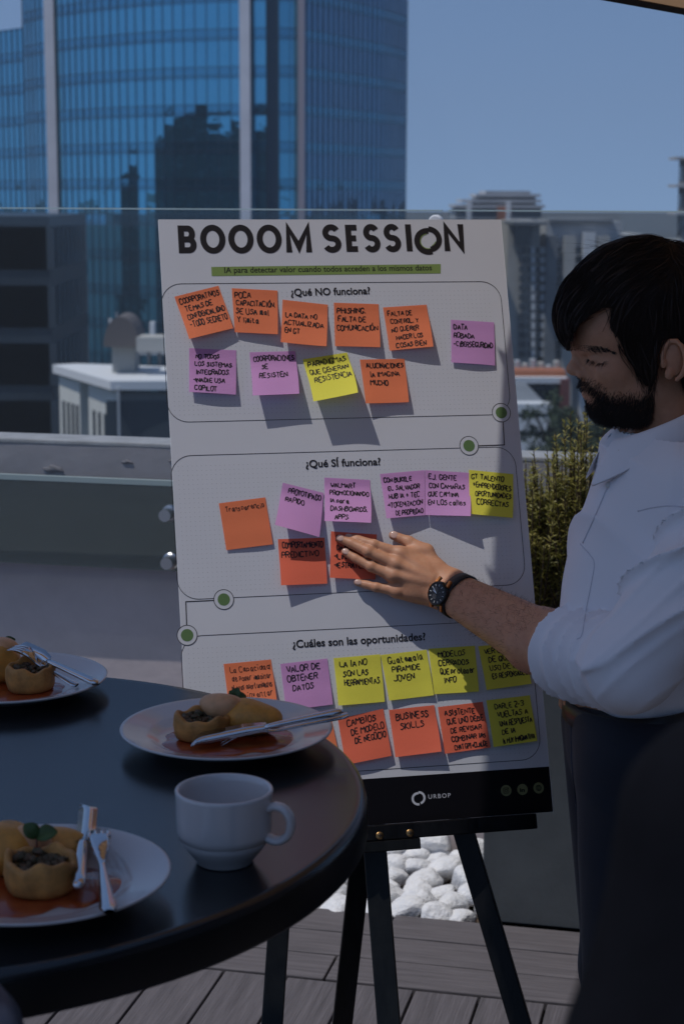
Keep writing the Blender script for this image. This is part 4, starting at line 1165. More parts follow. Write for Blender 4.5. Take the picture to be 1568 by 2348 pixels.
def puff(x, y, r, label, name, m_, cat, z=TZ + .0092, seed=0, asp=(1, 1, .8)):
    g = np.random.default_rng(seed); ph = g.uniform(0, 6.3, 9); D = g.normal(size=(9, 3))
    def b(v): return 1 + sum(.030 * math.sin(2.2 * float(D[i] @ v) + ph[i]) for i in range(9))
    d = MB(); d.ell((x, y, z + r * asp[2] * .92), np.array(asp) * r, n=40, m=26, bump=b)
    o = d.build(name, m_, None, smooth=True); o.location = (0, 0, 0)
    return tag(o, label, cat)
def leafmb(d, p, dr, L, W, nrm=(0, 0, 1)):
    dr = np.asarray(dr, float); dr /= np.linalg.norm(dr); s_ = np.cross(nrm, dr); s_ /= np.linalg.norm(s_); u = np.cross(dr, s_)
    G = []
    for t_ in np.linspace(0, 1, 9):
        wd = W * math.sin(math.pi * min(1, t_ * .93 + .05)) ** .7
        G.append([p + dr * L * t_ + s_ * wd * k + u * (.12 * L * math.sin(math.pi * t_) + .25 * wd * abs(k)) for k in (-1, -.5, 0, .5, 1)])
    d.grid(G)
def garnish(x, y, z, leaves, label, stem=None):
    o = thing('herb_garnish', label, 'garnish', (x, y, z), 'herb sprigs on the food')
    d = MB()
    for (dr, L, W) in leaves: leafmb(d, np.array([x, y, z]), dr, L, W, (0, -.6, .8))
    d.build('leaves', m_leaf, o, smooth=True, solid=.0006)
    d = MB(); s0 = np.array([x, y, z]); d.tube([s0 - [0, 0, .012], s0] if stem is None else [s0 + np.array(stem), s0 + np.array(stem) * .5 + [0, 0, .002], s0], .0009, 6); d.build('stem', m_stem, o, smooth=True)
def knife(a, b, label, roll=0.0, bl=.46):       # from blade tip to handle end
    a, b = np.asarray(a, float), np.asarray(b, float); L = np.linalg.norm(b - a); e = (b - a) / L
    s_ = np.cross((0, 0, 1), e); s_ /= np.linalg.norm(s_); u = np.cross(e, s_)
    s_, u = s_ * math.cos(roll) + u * math.sin(roll), u * math.cos(roll) - s_ * math.sin(roll)
    o = thing('table_knife', label, 'knife', a, 'knives on the plates')
    m = L * bl; G = []
    for t_ in np.linspace(0, 1, 18):
        wd = .0095 * min(1, (t_ / .16) ** .55 if t_ < .16 else 1) * (1 - .25 * max(0, t_ - .75) / .25) + .0004
        x0 = a + e * m * t_
        off = .004 * max(0, 1 - t_ / .3)
        G.append([x0 + s_ * (-.0095 + 2 * 0), x0 + s_ * (-.0095 + wd) + u * .0009, x0 + s_ * (-.0095 + 2 * wd - off * .2), x0 + s_ * (-.0095 + wd) - u * .0009, x0 + s_ * -.0095])
    d = MB(); d.grid(G); d.build('blade', m_cut, o, smooth=True, merge=True)
    d = MB(); k = np.linspace(0, 1, 16); rd = .82 * np.array([.0042, .0052, .0058, .0060, .0061, .0062, .0063, .0064, .0066, .0068, .0070, .0073, .0075, .0076, .0070, .0030])
    d.tube([a + e * (m - .003 + (L - m + .003) * q) + s_ * -.002 for q in k], rd, 14, flat=(1.15, .72)); d.build('handle', m_cut, o, smooth=True)
def fork(a, b, label, roll=0.0, arch=.010, up=1):
    a, b = np.asarray(a, float), np.asarray(b, float); L = np.linalg.norm(b - a); e = (b - a) / L
    s_ = np.cross((0, 0, 1), e); s_ /= np.linalg.norm(s_); u = np.cross(e, s_) * up
    s_, u = s_ * math.cos(roll) + u * math.sin(roll), u * math.cos(roll) - s_ * math.sin(roll)
    o = thing('table_fork', label, 'fork', a, 'forks on the plates')
    cv = lambda t_: u * arch * math.sin(math.pi * min(1, t_ / .42)) * (1 if t_ < .42 else 0)
    P = lambda t_, w_=0: a + e * L * t_ + s_ * w_ + cv(t_)
    d = MB()
    for w0 in (-.0096, -.0032, .0032, .0096):
        d.tube([P(t_, w0 * (1 - .08 * (1 - t_ / .22))) for t_ in np.linspace(0, .235, 8)], [.0008, .0013, .0015, .0016, .0017, .0018, .0019, .0019], 7, flat=(1, .7))
    d.build('tines', m_cut, o, smooth=True)
    d = MB(); n = 22; G = []
    for t_ in np.linspace(.22, 1, n):
        if t_ < .42: wd = .0118 * (1 - ((t_ - .22) / .2) ** 1.6) + .0034 * ((t_ - .22) / .2) ** 1.6
        else: wd = .0034 + .0054 * ((t_ - .42) / .58) ** 1.3
        if t_ > .985: wd *= .6
        c = P(t_); h = .0014 + .001 * max(0, t_ - .4)
        G.append([c - s_ * wd, c - s_ * wd * .6 + u * h, c + u * h * 1.3, c + s_ * wd * .6 + u * h, c + s_ * wd, c + s_ * wd * .6 - u * h, c - s_ * wd * .6 - u * h, c - s_ * wd])
    d.grid(G); d.build('handle', m_cut, o, smooth=True, merge=True)
# plate nearest the board
sauce(P2, [(-.012, -.012, .066), (.035, .0, .055)], 'red sauce pool on the plate nearest the board')
q = pz(460, 1690, TZ + .01); tart(q[0], q[1], .0345, .030, 'browned tart on the plate nearest the board', .05, seed=3)
q = pz(572, 1680, TZ + .01); puff(q[0], q[1], .031, 'golden potato dumpling behind the tart nearest the board', 'potato_dumpling', m_pot, 'dumpling', seed=5, asp=(1.25, .85, .72))
q = pz(510, 1652, TZ + .025); puff(q[0], q[1], .021, 'pale cream scoop resting on the dumpling nearest the board', 'cream_scoop', m_cream_f, 'cream', z=TZ + .028, seed=6, asp=(1.3, .9, .8))
q = px(538, 1606, 2.205); garnish(q[0], q[1], q[2], [((.3, 0, 1), .017, .008), ((.9, 0, .3), .016, .008), ((.5, 0, -1), .019, .008), ((-.4, 0, .8), .014, .006)], 'dark wilted sprig with a long stem nearest the board', (-.042, 0, -.012))
knife(pz(434, 1700, TZ + .020), pz(786, 1628, TZ + .047), 'knife with its thick handle over the rim of the plate nearest the board', .5, .5)
fork(pz(505, 1703, TZ + .012), pz(797, 1640, TZ + .038), 'fork lying beside the knife on the plate nearest the board', .2, .010)
# plate closest to the camera
sauce(P3, [(-.02, -.02, .062), (.035, -.004, .050), (-.01, .04, .045)], 'red sauce pool on the plate closest to the camera')
q = pz(92, 2040, TZ + .01); tart(q[0], q[1], .0345, .034, 'golden tart with dark filling on the plate closest to the camera', .03, seed=8)
q = pz(132, 1962, TZ + .01); puff(q[0], q[1], .027, 'orange potato dumpling behind the closest tart', 'potato_dumpling', m_pot, 'dumpling', seed=9, asp=(1.25, .9, .55))
q = pz(5, 1990, TZ + .01); puff(q[0], q[1], .034, 'orange potato dumpling at the left picture edge on the closest plate', 'potato_dumpling', m_pot, 'dumpling', seed=10, asp=(1, 1, .75))
q = pz(72, 1962, TZ + .022); puff(q[0], q[1], .022, 'pale cream scoop behind the closest tart', 'cream_scoop', m_cream_f, 'cream', z=TZ + .012, seed=11, asp=(1.0, .9, 1.0))
q = px(84, 1922, 1.665); garnish(q[0], q[1], q[2], [((-.75, .1, .8), .018, .0085), ((.95, .1, .25), .021, .0095)], 'two round green leaves on the cream of the closest plate')
knife(pz(203, 1842, TZ + .036), pz(183, 2034, TZ + .028), 'knife standing nearly upright in the picture on the closest plate', .1, .48)
fork(pz(222, 1905, TZ + .028), pz(250, 2092, TZ + .032), 'fork with its tines up lying right of the knife on the closest plate', 0, .012)
# far left plate
sauce(P1, [(-.015, -.03, .06), (.02, -.02, .055)], 'red sauce pool on the far left plate')
q = pz(70, 1580, TZ + .01); tart(q[0], q[1], .0340, .034, 'golden tart with green filling on the far left plate', .0, seed=13)
q = pz(-6, 1560, TZ + .01); puff(q[0], q[1], .036, 'orange dumpling cut by the picture edge on the far left plate', 'potato_dumpling', m_pot, 'dumpling', seed=14, asp=(1, 1, .8))
q = pz(2, 1525, TZ + .03); puff(q[0], q[1], .022, 'pale cream scoop on the far left plate', 'cream_scoop', m_cream_f, 'cream', z=TZ + .036, seed=15)
q = px(8, 1482, 2.40); garnish(q[0], q[1], q[2], [((-.8, 0, -.2), .016, .008), ((.9, .1, .5), .019, .009)], 'blue green leaf pair on the far left plate')
knife(pz(40, 1480, TZ + .062), pz(228, 1566, TZ + .029), 'knife propped on the tart of the far left plate', 1.0, .40)
fork(pz(22, 1487, TZ + .060), pz(176, 1572, TZ + .019), 'fork beneath the knife on the far left plate', .1, .010)
# coffee cup
CU = pz(515, 1973, TZ)[:2]
t = thing('coffee_cup', 'white stackable china cup with a side handle on the black table', 'cup', (*CU, TZ))
d = MB(); rr = .0490
cp = [(0, .0022), (.024, .0022), (.0255, 0), (.0290, 0), (.0305, .003), (.0365, .0105), (.0425, .0185), (.0452, .0240), (.0448, .0256), (.0470, .0268), (.0482, .034), (.0487, .048), (.0490, .064), (.0497, .0725), (rr + .0008, .0752), (rr, .0764), (rr - .0018, .0768), (rr - .0034, .0756), (rr - .0042, .068), (.0445, .044), (.0420, .030), (.034, .012), (.022, .0065), (0, .006)]
d.lathe(cp, 96, (*CU, TZ)); d.build('bowl', m_china, t, auto=55)
d = MB(); hd = np.array([math.cos(-.30), math.sin(-.30)])
hp = [(.0470, .060), (.055, .0635), (.0640, .0615), (.0700, .0540), (.0715, .0450), (.0690, .0350), (.0620, .0285), (.0540, .0270), (.0450, .0300)]
hpts = catmull([(CU[0] + hd[0] * a, CU[1] + hd[1] * a, TZ + b) for a, b in hp], 6)
d.tube(hpts, np.linspace(.0056, .0062, len(hpts)), 16, flat=(1.25, .75)); d.build('handle', m_china, t, smooth=True)
# stool under the table, bottom left corner
q = px(8, 2335, 1.25)
t = thing('bar_stool', 'dark blue round stool seat just showing under the table at the lower left', 'stool', (q[0] - .15, q[1], 0))
m_seat = mat('dark_blue_leather', (.020, .030, .060), .5, bump=.2, bscale=200)
d = MB(); d.lathe([(0, .03), (.12, .028), (.155, .018), (.168, 0), (.165, -.02), (.15, -.03), (0, -.03)], 64, (q[0] - .15, q[1] - .03, q[2] - .008)); d.build('seat', m_seat, t, smooth=True)
d = MB(); d.tube([(q[0] - .15, q[1] - .03, .02), (q[0] - .15, q[1] - .03, q[2] - .03)], .025, 20); d.build('post', m_tedge, t, smooth=True)
d = MB(); d.lathe([(0, .02), (.2, .012), (.2, 0), (0, 0)], 48, (q[0] - .15, q[1] - .03, 0)); d.build('base', m_tedge, t, auto=40)

# ------------------------------------------------------------------ parasols
def mat_cloth(name, col, rough, var=0, vscale=10, bump=0, bscale=100):
    m = mat(name, col, rough, var=var, vscale=vscale, bump=bump, bscale=bscale)
    n, l = m.node_tree.nodes, m.node_tree.links
    tr = n.new('ShaderNodeBsdfTranslucent'); tr.inputs['Color'].default_value = (.72, .56, .41, 1)
    x = n.new('ShaderNodeMixShader'); x.inputs['Fac'].default_value = .64
    l.new(n['Principled BSDF'].outputs[0], x.inputs[1]); l.new(tr.outputs[0], x.inputs[2]); l.new(x.outputs[0], n['Material Output'].inputs['Surface'])
    return m
m_canvas = mat_cloth('tan_canvas', (.36, .22, .11), .85, var=.12, vscale=12, bump=.2, bscale=300)
m_hem = mat('dark_hem', (.035, .022, .02), .8)
m_pole = mat('parasol_pole', (.05, .035, .03), .5)
def parasol(label, corners, apex, pole, zed, base=None):
    o = thing('parasol', label, 'parasol', (*pole, 0), 'parasols over the terrace')
    cs = [np.array([*c, zed]) for c in corners]; ap = np.array(apex); n = len(cs)
    d = MB(); h = MB(); rb = MB()
    for i in range(n):
        a, b = cs[i], cs[(i + 1) % n]
        d.grid([[ap * (1 - k) + (a * (1 - j) + b * j) * k - np.array([0, 0, .10]) * math.sin(math.pi * k) * 0 for j in np.linspace(0, 1, 9)] for k in np.linspace(0, 1, 9)])
        w_ = (b - a) / np.linalg.norm(b - a); inn = ap - (a + b) / 2; inn -= w_ * (inn @ w_); inn /= np.linalg.norm(inn)
        h.add([a + [0, 0, -.004], b + [0, 0, -.004], b + inn * .016 + [0, 0, -.004], a + inn * .016 + [0, 0, -.004]], [(0, 1, 2, 3)])
        rb.bar(ap - [0, 0, .012], a - [0, 0, .012], .018, .018)
    d.build('canopy', m_canvas, o, smooth=False, solid=.002); h.build('hem', m_hem, o, solid=.003); 
    rb.build('ribs', m_pole, o)
    p = MB(); p.tube([(*pole, .03), (*pole, ap[2] + .03)], .024, 20); p.build('pole', m_pole, o, smooth=True)
    p = MB(); p.box((*pole, .03), (.5, .5, .06)); p.build('base', m_pole, o, bevel=.005)
# the edge seen at the upper right runs along (.6, .8)
ez = np.array([.6, .8]); ep = np.array([.8, -.6])
parasol('tan parasol over the man, its hem crossing the upper right corner', [(1.0, 4.19), (.129, 3.03), (.006, 2.918), (-.164, 2.72), (-.40, 2.44), (-.46, 2.26), (-.10, 1.98), (.9, 1.86), (1.9, 2.3), (2.0, 3.6)], (.85, 2.75, 2.55), (1.25, 2.75), 2.09)
parasol('unseen tan parasol added to shade the round table', [(-.60, 2.20), (-.60, .95), (-1.92, .95), (-1.92, 2.20)], (-1.26, 1.58, 3.2), (-1.55, .95), 2.80)  # unseen canopy, added and sized so its shadow covers the table

# ================================================================== PEOPLE
m_skin = mat('skin', (.56, .285, .165), .5, var=.16, vscale=70, bump=.22, bscale=330, sub=.18, bdist=.0012, var2=(.48, .225, .125))
m_hair = mat('dark_brown_hair', (.020, .012, .009), .52, spec=.30)
m_beard = mat('dark_beard', (.030, .019, .014), .55)
m_shirt = mat('white_oxford_shirt', (.86, .84, .86), .82, bump=.10, bscale=900, bdist=.0006, sheen=.15)
m_shirt_seam = mat('shirt_stitching', (.62, .61, .66), .85)
m_navy = mat('navy_trousers', (.008, .011, .021), .8, var=.2, vscale=30, bump=.1, bscale=700, sheen=.1)
m_belt = mat('black_belt', (.010, .010, .011), .4)
m_nail = mat('fingernail', (.56, .36, .29), .28, coat=.3)
K = 1 / 1640.0
def Hd(x, y, d=0.0): return px(x, y, 2.55) - np.array([0, d, 0])
def kk(a, b, c): return np.array([a, c, b]) * K      # radii given as across, up, deep (pixels)
def head_sdf(P):
    s = sd_ell(P, Hd(1460, 705), kk(146, 136, 112))
    s = sm_min(s, sd_ell(P, Hd(1388, 768), kk(78, 80, 92)), .02)
    s = sm_min(s, sd_ell(P, Hd(1408, 840), kk(74, 86, 82)), .02)
    s = sm_min(s, sd_ell(P, Hd(1436, 898), kk(82, 58, 80)), .02)
    s = sm_min(s, sd_ell(P, Hd(1384, 930), kk(32, 33, 42)), .015)
    s = sm_min(s, sd_ell(P, Hd(1366, 886), kk(33, 36, 44)), .012)
    for g in (-1, 1):
        s = sm_min(s, sd_ell(P, Hd(1396, 848, .043 * g), kk(40, 28, 22)), .015)
        s = sm_max(s, -sd_ell(P, Hd(1336, 816, .040 * g), kk(20, 13, 22)), .010)
        s = sm_min(s, sd_ell(P, Hd(1362, 817, .034 * g), kk(20, 17, 19)), .003)
        s = sm_min(s, sd_cap(P, Hd(1320, 795), Hd(1346, 796, .036 * g), 12 * K, 11 * K), .008)
        s = sm_min(s, sd_ell(P, Hd(1335, 856, .0125 * g), kk(16, 13, 10)), .005)
    s = sm_min(s, sd_cap(P, Hd(1327, 808), Hd(1314, 842), 9 * K, 13 * K), .009)
    s = sm_min(s, sd_ell(P, Hd(1317, 846), kk(18, 15, 17)), .006)
    s = sm_min(s, sd_ell(P, Hd(1344, 887), kk(11, 7, 24)), .005)
    s = sm_min(s, sd_ell(P, Hd(1346, 904), kk(11, 8, 22)), .005)
    s = sm_max(s, -sd_cap(P, Hd(1328, 895.5, -.012), Hd(1328, 895.5, .012), 4 * K), .003)
    # ear
    e = sd_ell(P, Hd(1527, 812, .070), kk(22, 40, 9))
    t = np.linspace(-2.2, 2.6, 10)
    hel = [Hd(1527 - 5 + 24 * math.sin(a + .3), 814 - 44 * math.cos(a + .3), .078 + .006 * math.sin(a)) for a in t]
    e = sm_min(e, sd_chain(P, hel, [5.5 * K] * 10, .002), .003)
    e = sm_min(e, sd_ell(P, Hd(1513, 846, .073), kk(11, 13, 7)), .004)
    e = sm_max(e, -sd_ell(P, Hd(1521, 820, .084), kk(13, 22, 13)), .003)
    e = sm_min(e, sd_ell(P, Hd(1503, 822, .072), kk(6, 8, 6)), .003)
    s = sm_min(s, e, .004)
    s = sm_min(s, sd_ell(P, Hd(1527, 812, -.070), kk(26, 44, 10)), .004)
    s = sm_min(s, sd_cap(P, Hd(1500, 880), Hd(1560, 1060), 72 * K, 82 * K), .03)
    return s
# the left arm and hand
zz = lambda x, y: ((900 + x / 2.613) / 1.2245, (1440 + y / 2.613) / 1.2245)
def hz(x, y, h): return hb(*zz(x, y), h)
FING = {'index': ([(205, 180, .0085), (268, 196, .015), (390, 236, .027), (580, 300, .034)], [.0065, .0077, .0086, .0103]),
        'middle': ([(142, 190, .0095), (228, 224, .018), (348, 284, .031), (548, 374, .039)], [.0069, .0081, .0091, .0107]),
        'ring': ([(180, 288, .0088), (258, 334, .017), (372, 394, .028), (534, 460, .037)], [.0065, .0077, .0086, .0103]),
        'little': ([(270, 512, .0080), (334, 527, .013), (408, 545, .021), (562, 574, .031)], [.0058, .0067, .0076, .0092])}
FP = {k: ([hz(*q) for q in v[0]], v[1]) for k, v in FING.items()}
THUMB = [hz(532, 166, .0105), hz(645, 212, .019), hz(775, 282, .028), hz(850, 420, .034)]
WR = hz(925, 560, .044)
CUFF = px(1238, 1470, 2.61)
ELB = px(1435, 1535, 2.40)
ARMD = (CUFF - WR) / np.linalg.norm(CUFF - WR)
WPERP = np.cross(BN, ARMD); WPERP /= np.linalg.norm(WPERP)
def hand_sdf(P):
    s = None
    for k, (pt_, rd) in FP.items():
        f = sd_chain(P, pt_, rd, .002)
        f = sm_min(f, np.linalg.norm(P - np.float32(pt_[2] + BN * .001), axis=-1) - rd[2] * 1.04, .003)
        s = f if s is None else sm_min(s, f, .0012)
    palm = None
    for k, (pt_, rd) in FP.items():
        j = {'index': -.020, 'middle': -.007, 'ring': .006, 'little': .018}[k]
        c = sd_cap(P, pt_[3] - BN * .004, WR - WPERP * j * .9 - BN * .004, rd[3] + .0025, .021)
        palm = c if palm is None else sm_min(palm, c, .010)
        palm = sm_min(palm, np.linalg.norm(P - np.float32(pt_[3] + BN * .0005), axis=-1) - rd[3] * .98, .006)
    palm = sm_min(palm, sd_ell(P, hz(720, 500, .024), (.030, .030, .034)), .012)
    s = sm_min(s, palm, .0055)
    t = sd_chain(P, THUMB, [.0072, .0092, .0110, .0150], .004)
    t = sm_min(t, sd_cap(P, THUMB[3], WR, .016, .020), .010)
    t = sm_min(t, sd_cap(P, THUMB[2], FP['index'][0][3], .008, .009), .012)
    s = sm_min(s, t, .008)
    a = None
    for j in (-1, 1):
        c = sd_cap(P, WR + WPERP * .0115 * j, CUFF + WPERP * .012 * j, .0225, .0385)
        c = sm_min(c, sd_cap(P, CUFF + WPERP * .012 * j, ELB + WPERP * .01 * j, .0385, .044), .02)
        a = c if a is None else sm_min(a, c, .02)
    s = sm_min(s, a, .014)
    # tendons and wrinkles
    for k in ('index', 'middle', 'ring'):
        q0, q1 = FP[k][0][3], WR
        s = sm_min(s, sd_cap(P, q0 + BN * .0065, q0 * .35 + q1 * .65 + BN * .0165, .0032, .002), .009)
    return s
man = thing('person', 'bearded man in a white shirt and navy trousers pressing his hand on the board', 'person', (.42, 2.55, 0))
body = MB()
V, F = surf_nets(head_sdf, Hd(1268, 520) - [0, .13, 0], Hd(1680, 1090) + [0, .13, 0] if False else np.array([Hd(1680, 520)[0], 2.68, Hd(1460, 520)[2]]), .0024) if False else surf_nets(head_sdf, [Hd(1285, 0)[0], 2.42, Hd(1460, 1075)[2]], [Hd(1690, 0)[0], 2.68, Hd(1460, 540)[2]], .0023)
headV = V
body.add(V, F.tolist())
hl = np.array([FP['middle'][0][0], THUMB[0], FP['little'][0][0], WR, CUFF, ELB, FP['index'][0][3]])
V, F = surf_nets(hand_sdf, hl.min(0) - .05, hl.max(0) + .055, .0019)
handV, handF = V, F
body.add(V, F.tolist())
# the right hand, half in the far pocket
PK = px(1303, 1588, 2.64)
def pocket_sdf(P):
    s = sd_cap(P, PK + [.004, 0, -.010], PK + [.022, 0, -.065], .013, .017)
    s = sm_min(s, sd_cap(P, PK + [-.001, 0, .006], PK + [-.004, 0, -.018], .0098, .0108), .006)
    s = sm_min(s, sd_cap(P, PK + [.03, .02, -.05], PK + [.07, .04, .10], .030, .034), .02)
    return s
V, F = surf_nets(pocket_sdf, PK - [.05, .07, .12], PK + [.14, .12, .17], .003)
body.add(V, F.tolist())
# trunk and legs under the clothes
def S(x, y, d=0.0): return px(x, y, 2.57) - np.array([0, d, 0])
HIPN, HIPF = S(1446, 1720, .085), S(1446, 1720, -.085)
KN, KF = np.array([.435, 2.49, .52]), np.array([.455, 2.65, .52])
AN, AF = np.array([.47, 2.50, .09]), np.array([.50, 2.66, .09])
def trunk_sdf(P):
    s = sd_cap(P, S(1550, 1100), S(1460, 1600), .10, .11)
    for h_, k_, a_ in ((HIPN, KN, AN), (HIPF, KF, AF)):
        s = sm_min(s, sd_chain(P, [h_, k_, a_], [.07, .048, .035], .03), .03)
    return s
V, F = surf_nets(trunk_sdf, [.22, 2.38, .05], [.75, 2.78, 1.52], .010)
body.add(V, F.tolist())
body_o = body.build('body', m_skin, man, smooth=True)

def nail(p0, p1, rad, wdt):
    e = p0 - p1; e /= np.linalg.norm(e); s_ = np.cross(e, BN); s_ /= np.linalg.norm(s_); u = np.cross(s_, e)
    d = MB(); c = p0 - e * .0020 + u * (rad - .0006)
    d.ell(c, (wdt, .0066, .0016), np.array([s_, e, u]), 20, 12)
    return d.build('fingernail', m_nail, man, smooth=True)
for k, (p_, r_) in FP.items(): nail(p_[0], p_[1], r_[0], r_[0] * .78)
nail(THUMB[0], THUMB[1], .0072, .0062)
d = MB(); d.ell(PK + [-.0052, -.0090, .004], (.0058, .0022, .0075), None, 18, 10); d.build('fingernail', m_nail, man, smooth=True)

# strands of hair as thin tapering threads
def strands(name, pts, r0, m_, parent, r1=.35):
    N, m, _ = pts.shape
    T_ = np.gradient(pts, axis=1); T_ /= np.linalg.norm(T_, axis=2, keepdims=True) + 1e-9
    ref = np.array([.31, .8, .2]); X = np.cross(T_, ref); X /= np.linalg.norm(X, axis=2, keepdims=True) + 1e-9
    Y_ = np.cross(T_, X)
    rad = (r0 * np.linspace(1, r1, m))[None, :, None]
    ring = [pts + rad * (math.cos(a) * X + math.sin(a) * Y_) for a in (0, 2.094, 4.189)]
    Vv = np.stack(ring, 2).reshape(-1, 3)
    i = np.arange(N)[:, None, None] * m * 3 + np.arange(m - 1)[None, :, None] * 3
    k = np.arange(3)[None, None, :]
    q = np.stack(np.broadcast_arrays(i + k, i + (k + 1) % 3, i + 3 + (k + 1) % 3, i + 3 + k), -1).reshape(-1, 4)
    b = MB(); b.add(Vv, q.tolist())
    return b.build(name, m_, parent, smooth=True)
def poly_sd(P, poly):                  # signed distance in the x-z plane to a polygon of world points
    x, z = P[..., 0], P[..., 2]
    d = np.full(x.shape, 1e9, np.float32); sgn = np.ones(x.shape, np.float32)
    n = len(poly)
    for i in range(n):
        (ax_, az), (bx, bz) = poly[i], poly[i - 1]
        ex, ez = bx - ax_, bz - az; wx, wz = x - ax_, z - az
        t = np.clip((wx * ex + wz * ez) / (ex * ex + ez * ez + 1e-12), 0, 1)
        d = np.minimum(d, (wx - ex * t) ** 2 + (wz - ez * t) ** 2)
        c1, c2, c3 = z >= az, z < bz, ex * wz > ez * wx
        f = (c1 & c2 & c3) | (~c1 & ~c2 & ~c3)
        sgn = np.where(f, -sgn, sgn)
    return sgn * np.sqrt(d)
def xz(L): return [(float(Hd(*q)[0]), float(Hd(*q)[2])) for q in L]
HAIR = xz([(1297, 798), (1285, 782), (1274, 758), (1267, 728), (1268, 698), (1279, 668), (1300, 637), (1326, 609), (1357, 584), (1386, 563), (1440, 545), (1493, 539), (1560, 556), (1620, 604), (1650, 700), (1640, 800), (1604, 890), (1566, 905), (1556, 860),
           (1555, 800), (1540, 772), (1500, 772), (1490, 800), (1484, 850), (1476, 885), (1462, 880), (1449, 852), (1436, 824), (1414, 798), (1398, 769), (1382, 750), (1380, 730), (1386, 700), (1370, 697), (1346, 709), (1319, 731), (1302, 758), (1297, 780)])
def hair_sdf(P):
    s = sd_ell(P, Hd(1470, 690), kk(176, 152, 130))
    s = sm_min(s, sd_ell(P, Hd(1352, 732), kk(86, 104, 98)), .02)
    s = sm_min(s, sd_ell(P, Hd(1500, 800), kk(120, 120, 116)), .02)
    s = s + .0022 * wav(P * np.float32([1, .4, 1]), 5, 150) * (.6 + .4 * wav(P, 6, 60))
    return sm_max(s, poly_sd(P, HAIR) + .002, .004)
hair_o, hV, hF = sdf_obj('hair', hair_sdf, [Hd(1250, 0)[0], 2.40, Hd(1460, 925)[2]], [Hd(1670, 0)[0], 2.70, Hd(1460, 520)[2]], .0026, m_hair, man)
def pix(P):                             # world to picture, for reading flow guides
    v = P - CAM
    zc = v @ _F0
    return IW / 2 + FPX * (v @ _CX) / zc, IH / 2 - FPX * (v @ _CY) / zc
GUIDE = np.array([(1500, 590, -.9, .35), (1400, 600, -.85, .55), (1330, 665, -.62, .8), (1275, 720, .0, 1), (1288, 770, .45, .9), (1350, 725, -.8, .6), (1420, 730, -.3, .95), (1445, 830, .2, 1), (1520, 720, .05, 1), (1600, 690, .3, 1), (1580, 590, .7, .7), (1297, 790, .5, .9), (1460, 640, -.85, .55)])
def grad(fn, P, e=.0015):
    g = np.stack([fn(P + np.float32(v)) - fn(P - np.float32(v)) for v in np.eye(3) * e], -1)
    return g / (np.linalg.norm(g, axis=-1, keepdims=True) + 1e-9)
def grow(start, fn, n, step, flowfn, lift, jit):
    P = start.astype(np.float32); out = [P.copy()]
    ph = nrg.normal(size=(len(P), 3)) * jit
    for i in range(n):
        fl = flowfn(P) + ph
        g = grad(fn, P)
        fl = fl - g * (fl * g).sum(-1, keepdims=True)
        fl /= np.linalg.norm(fl, axis=-1, keepdims=True) + 1e-9
        P = P + fl * step[:, None]
        P = P - grad(fn, P) * (fn(P) - lift)[:, None]
        P = P.astype(np.float32)
        out.append(P.copy())
    return np.stack(out, 1).astype(float)
def hairflow(P):
    x, y = pix(P)
    w_ = 1 / ((x[:, None] - GUIDE[:, 0]) ** 2 + (y[:, None] - GUIDE[:, 1]) ** 2 + 300) ** 1.3
    w_ /= w_.sum(1, keepdims=True)
    v = w_ @ GUIDE[:, 2:]
    return np.stack([v[:, 0], np.zeros(len(v)), -v[:, 1]], 1)
near = hV[hV[:, 1] < 2.57]
st = near[nrg.integers(0, len(near), 6500)]
hair_u = lambda P: sm_min(hair_sdf(P), head_sdf(P), .006)
hs = grow(st, hair_u, 8, nrg.uniform(.004, .0085, len(st)), hairflow, .0006 + .0045 * nrg.random(len(st)) ** 2, .24)
ov = hair_sdf(hs[:, -1].astype(np.float32)); hs = hs[(ov < .004) | ((ov < .011) & (nrg.random(len(hs)) < .22))]
m_hair2 = mat('brown_hair_sheen', (.040, .025, .019), .5, spec=.3)
strands('hair_strands', hs[:4300], .00050, m_hair, hair_o)
strands('hair_strands', hs[4300:], .00042, m_hair2, hair_o)
st = near[nrg.integers(0, len(near), 620)]
lk = grow(st, hair_u, 9, nrg.uniform(.004, .0080, len(st)), hairflow, .0002 + .0016 * nrg.random(len(st)), .12)
lk = lk[hair_sdf(lk[:, -1].astype(np.float32)) < .006]
def locks(name, pts, r0, m_, parent):
    N, m, _ = pts.shape
    b = MB()
    prof = np.sin(np.pi * np.linspace(.10, .97, m)) ** .6
    for i in range(N):
        b.tube(pts[i], r0[i] * prof, 7, cap=False)
    return b.build(name, m_, parent, smooth=True)
locks('hair_locks', lk, nrg.uniform(.0010, .0027, len(lk)), m_hair, hair_o)
# stray hairs at the crown and the fringe tip
tops = hV[(hV[:, 2] > Hd(1460, 590)[2])]
st = tops[nrg.integers(0, len(tops), 90)]
u = np.linspace(0, 1, 7)[None, :, None]
dr = np.stack([nrg.normal(-.3, .8, 90), nrg.normal(0, .5, 90), nrg.uniform(.1, .5, 90)], 1)[:, None]
sw = np.stack([nrg.normal(-.6, .6, 90), nrg.normal(0, .3, 90), nrg.uniform(-.8, -.1, 90)], 1)[:, None]
strands('stray_hairs', st[:, None] + dr * u * .028 + sw * u * u * .02, .00022, m_hair, hair_o)
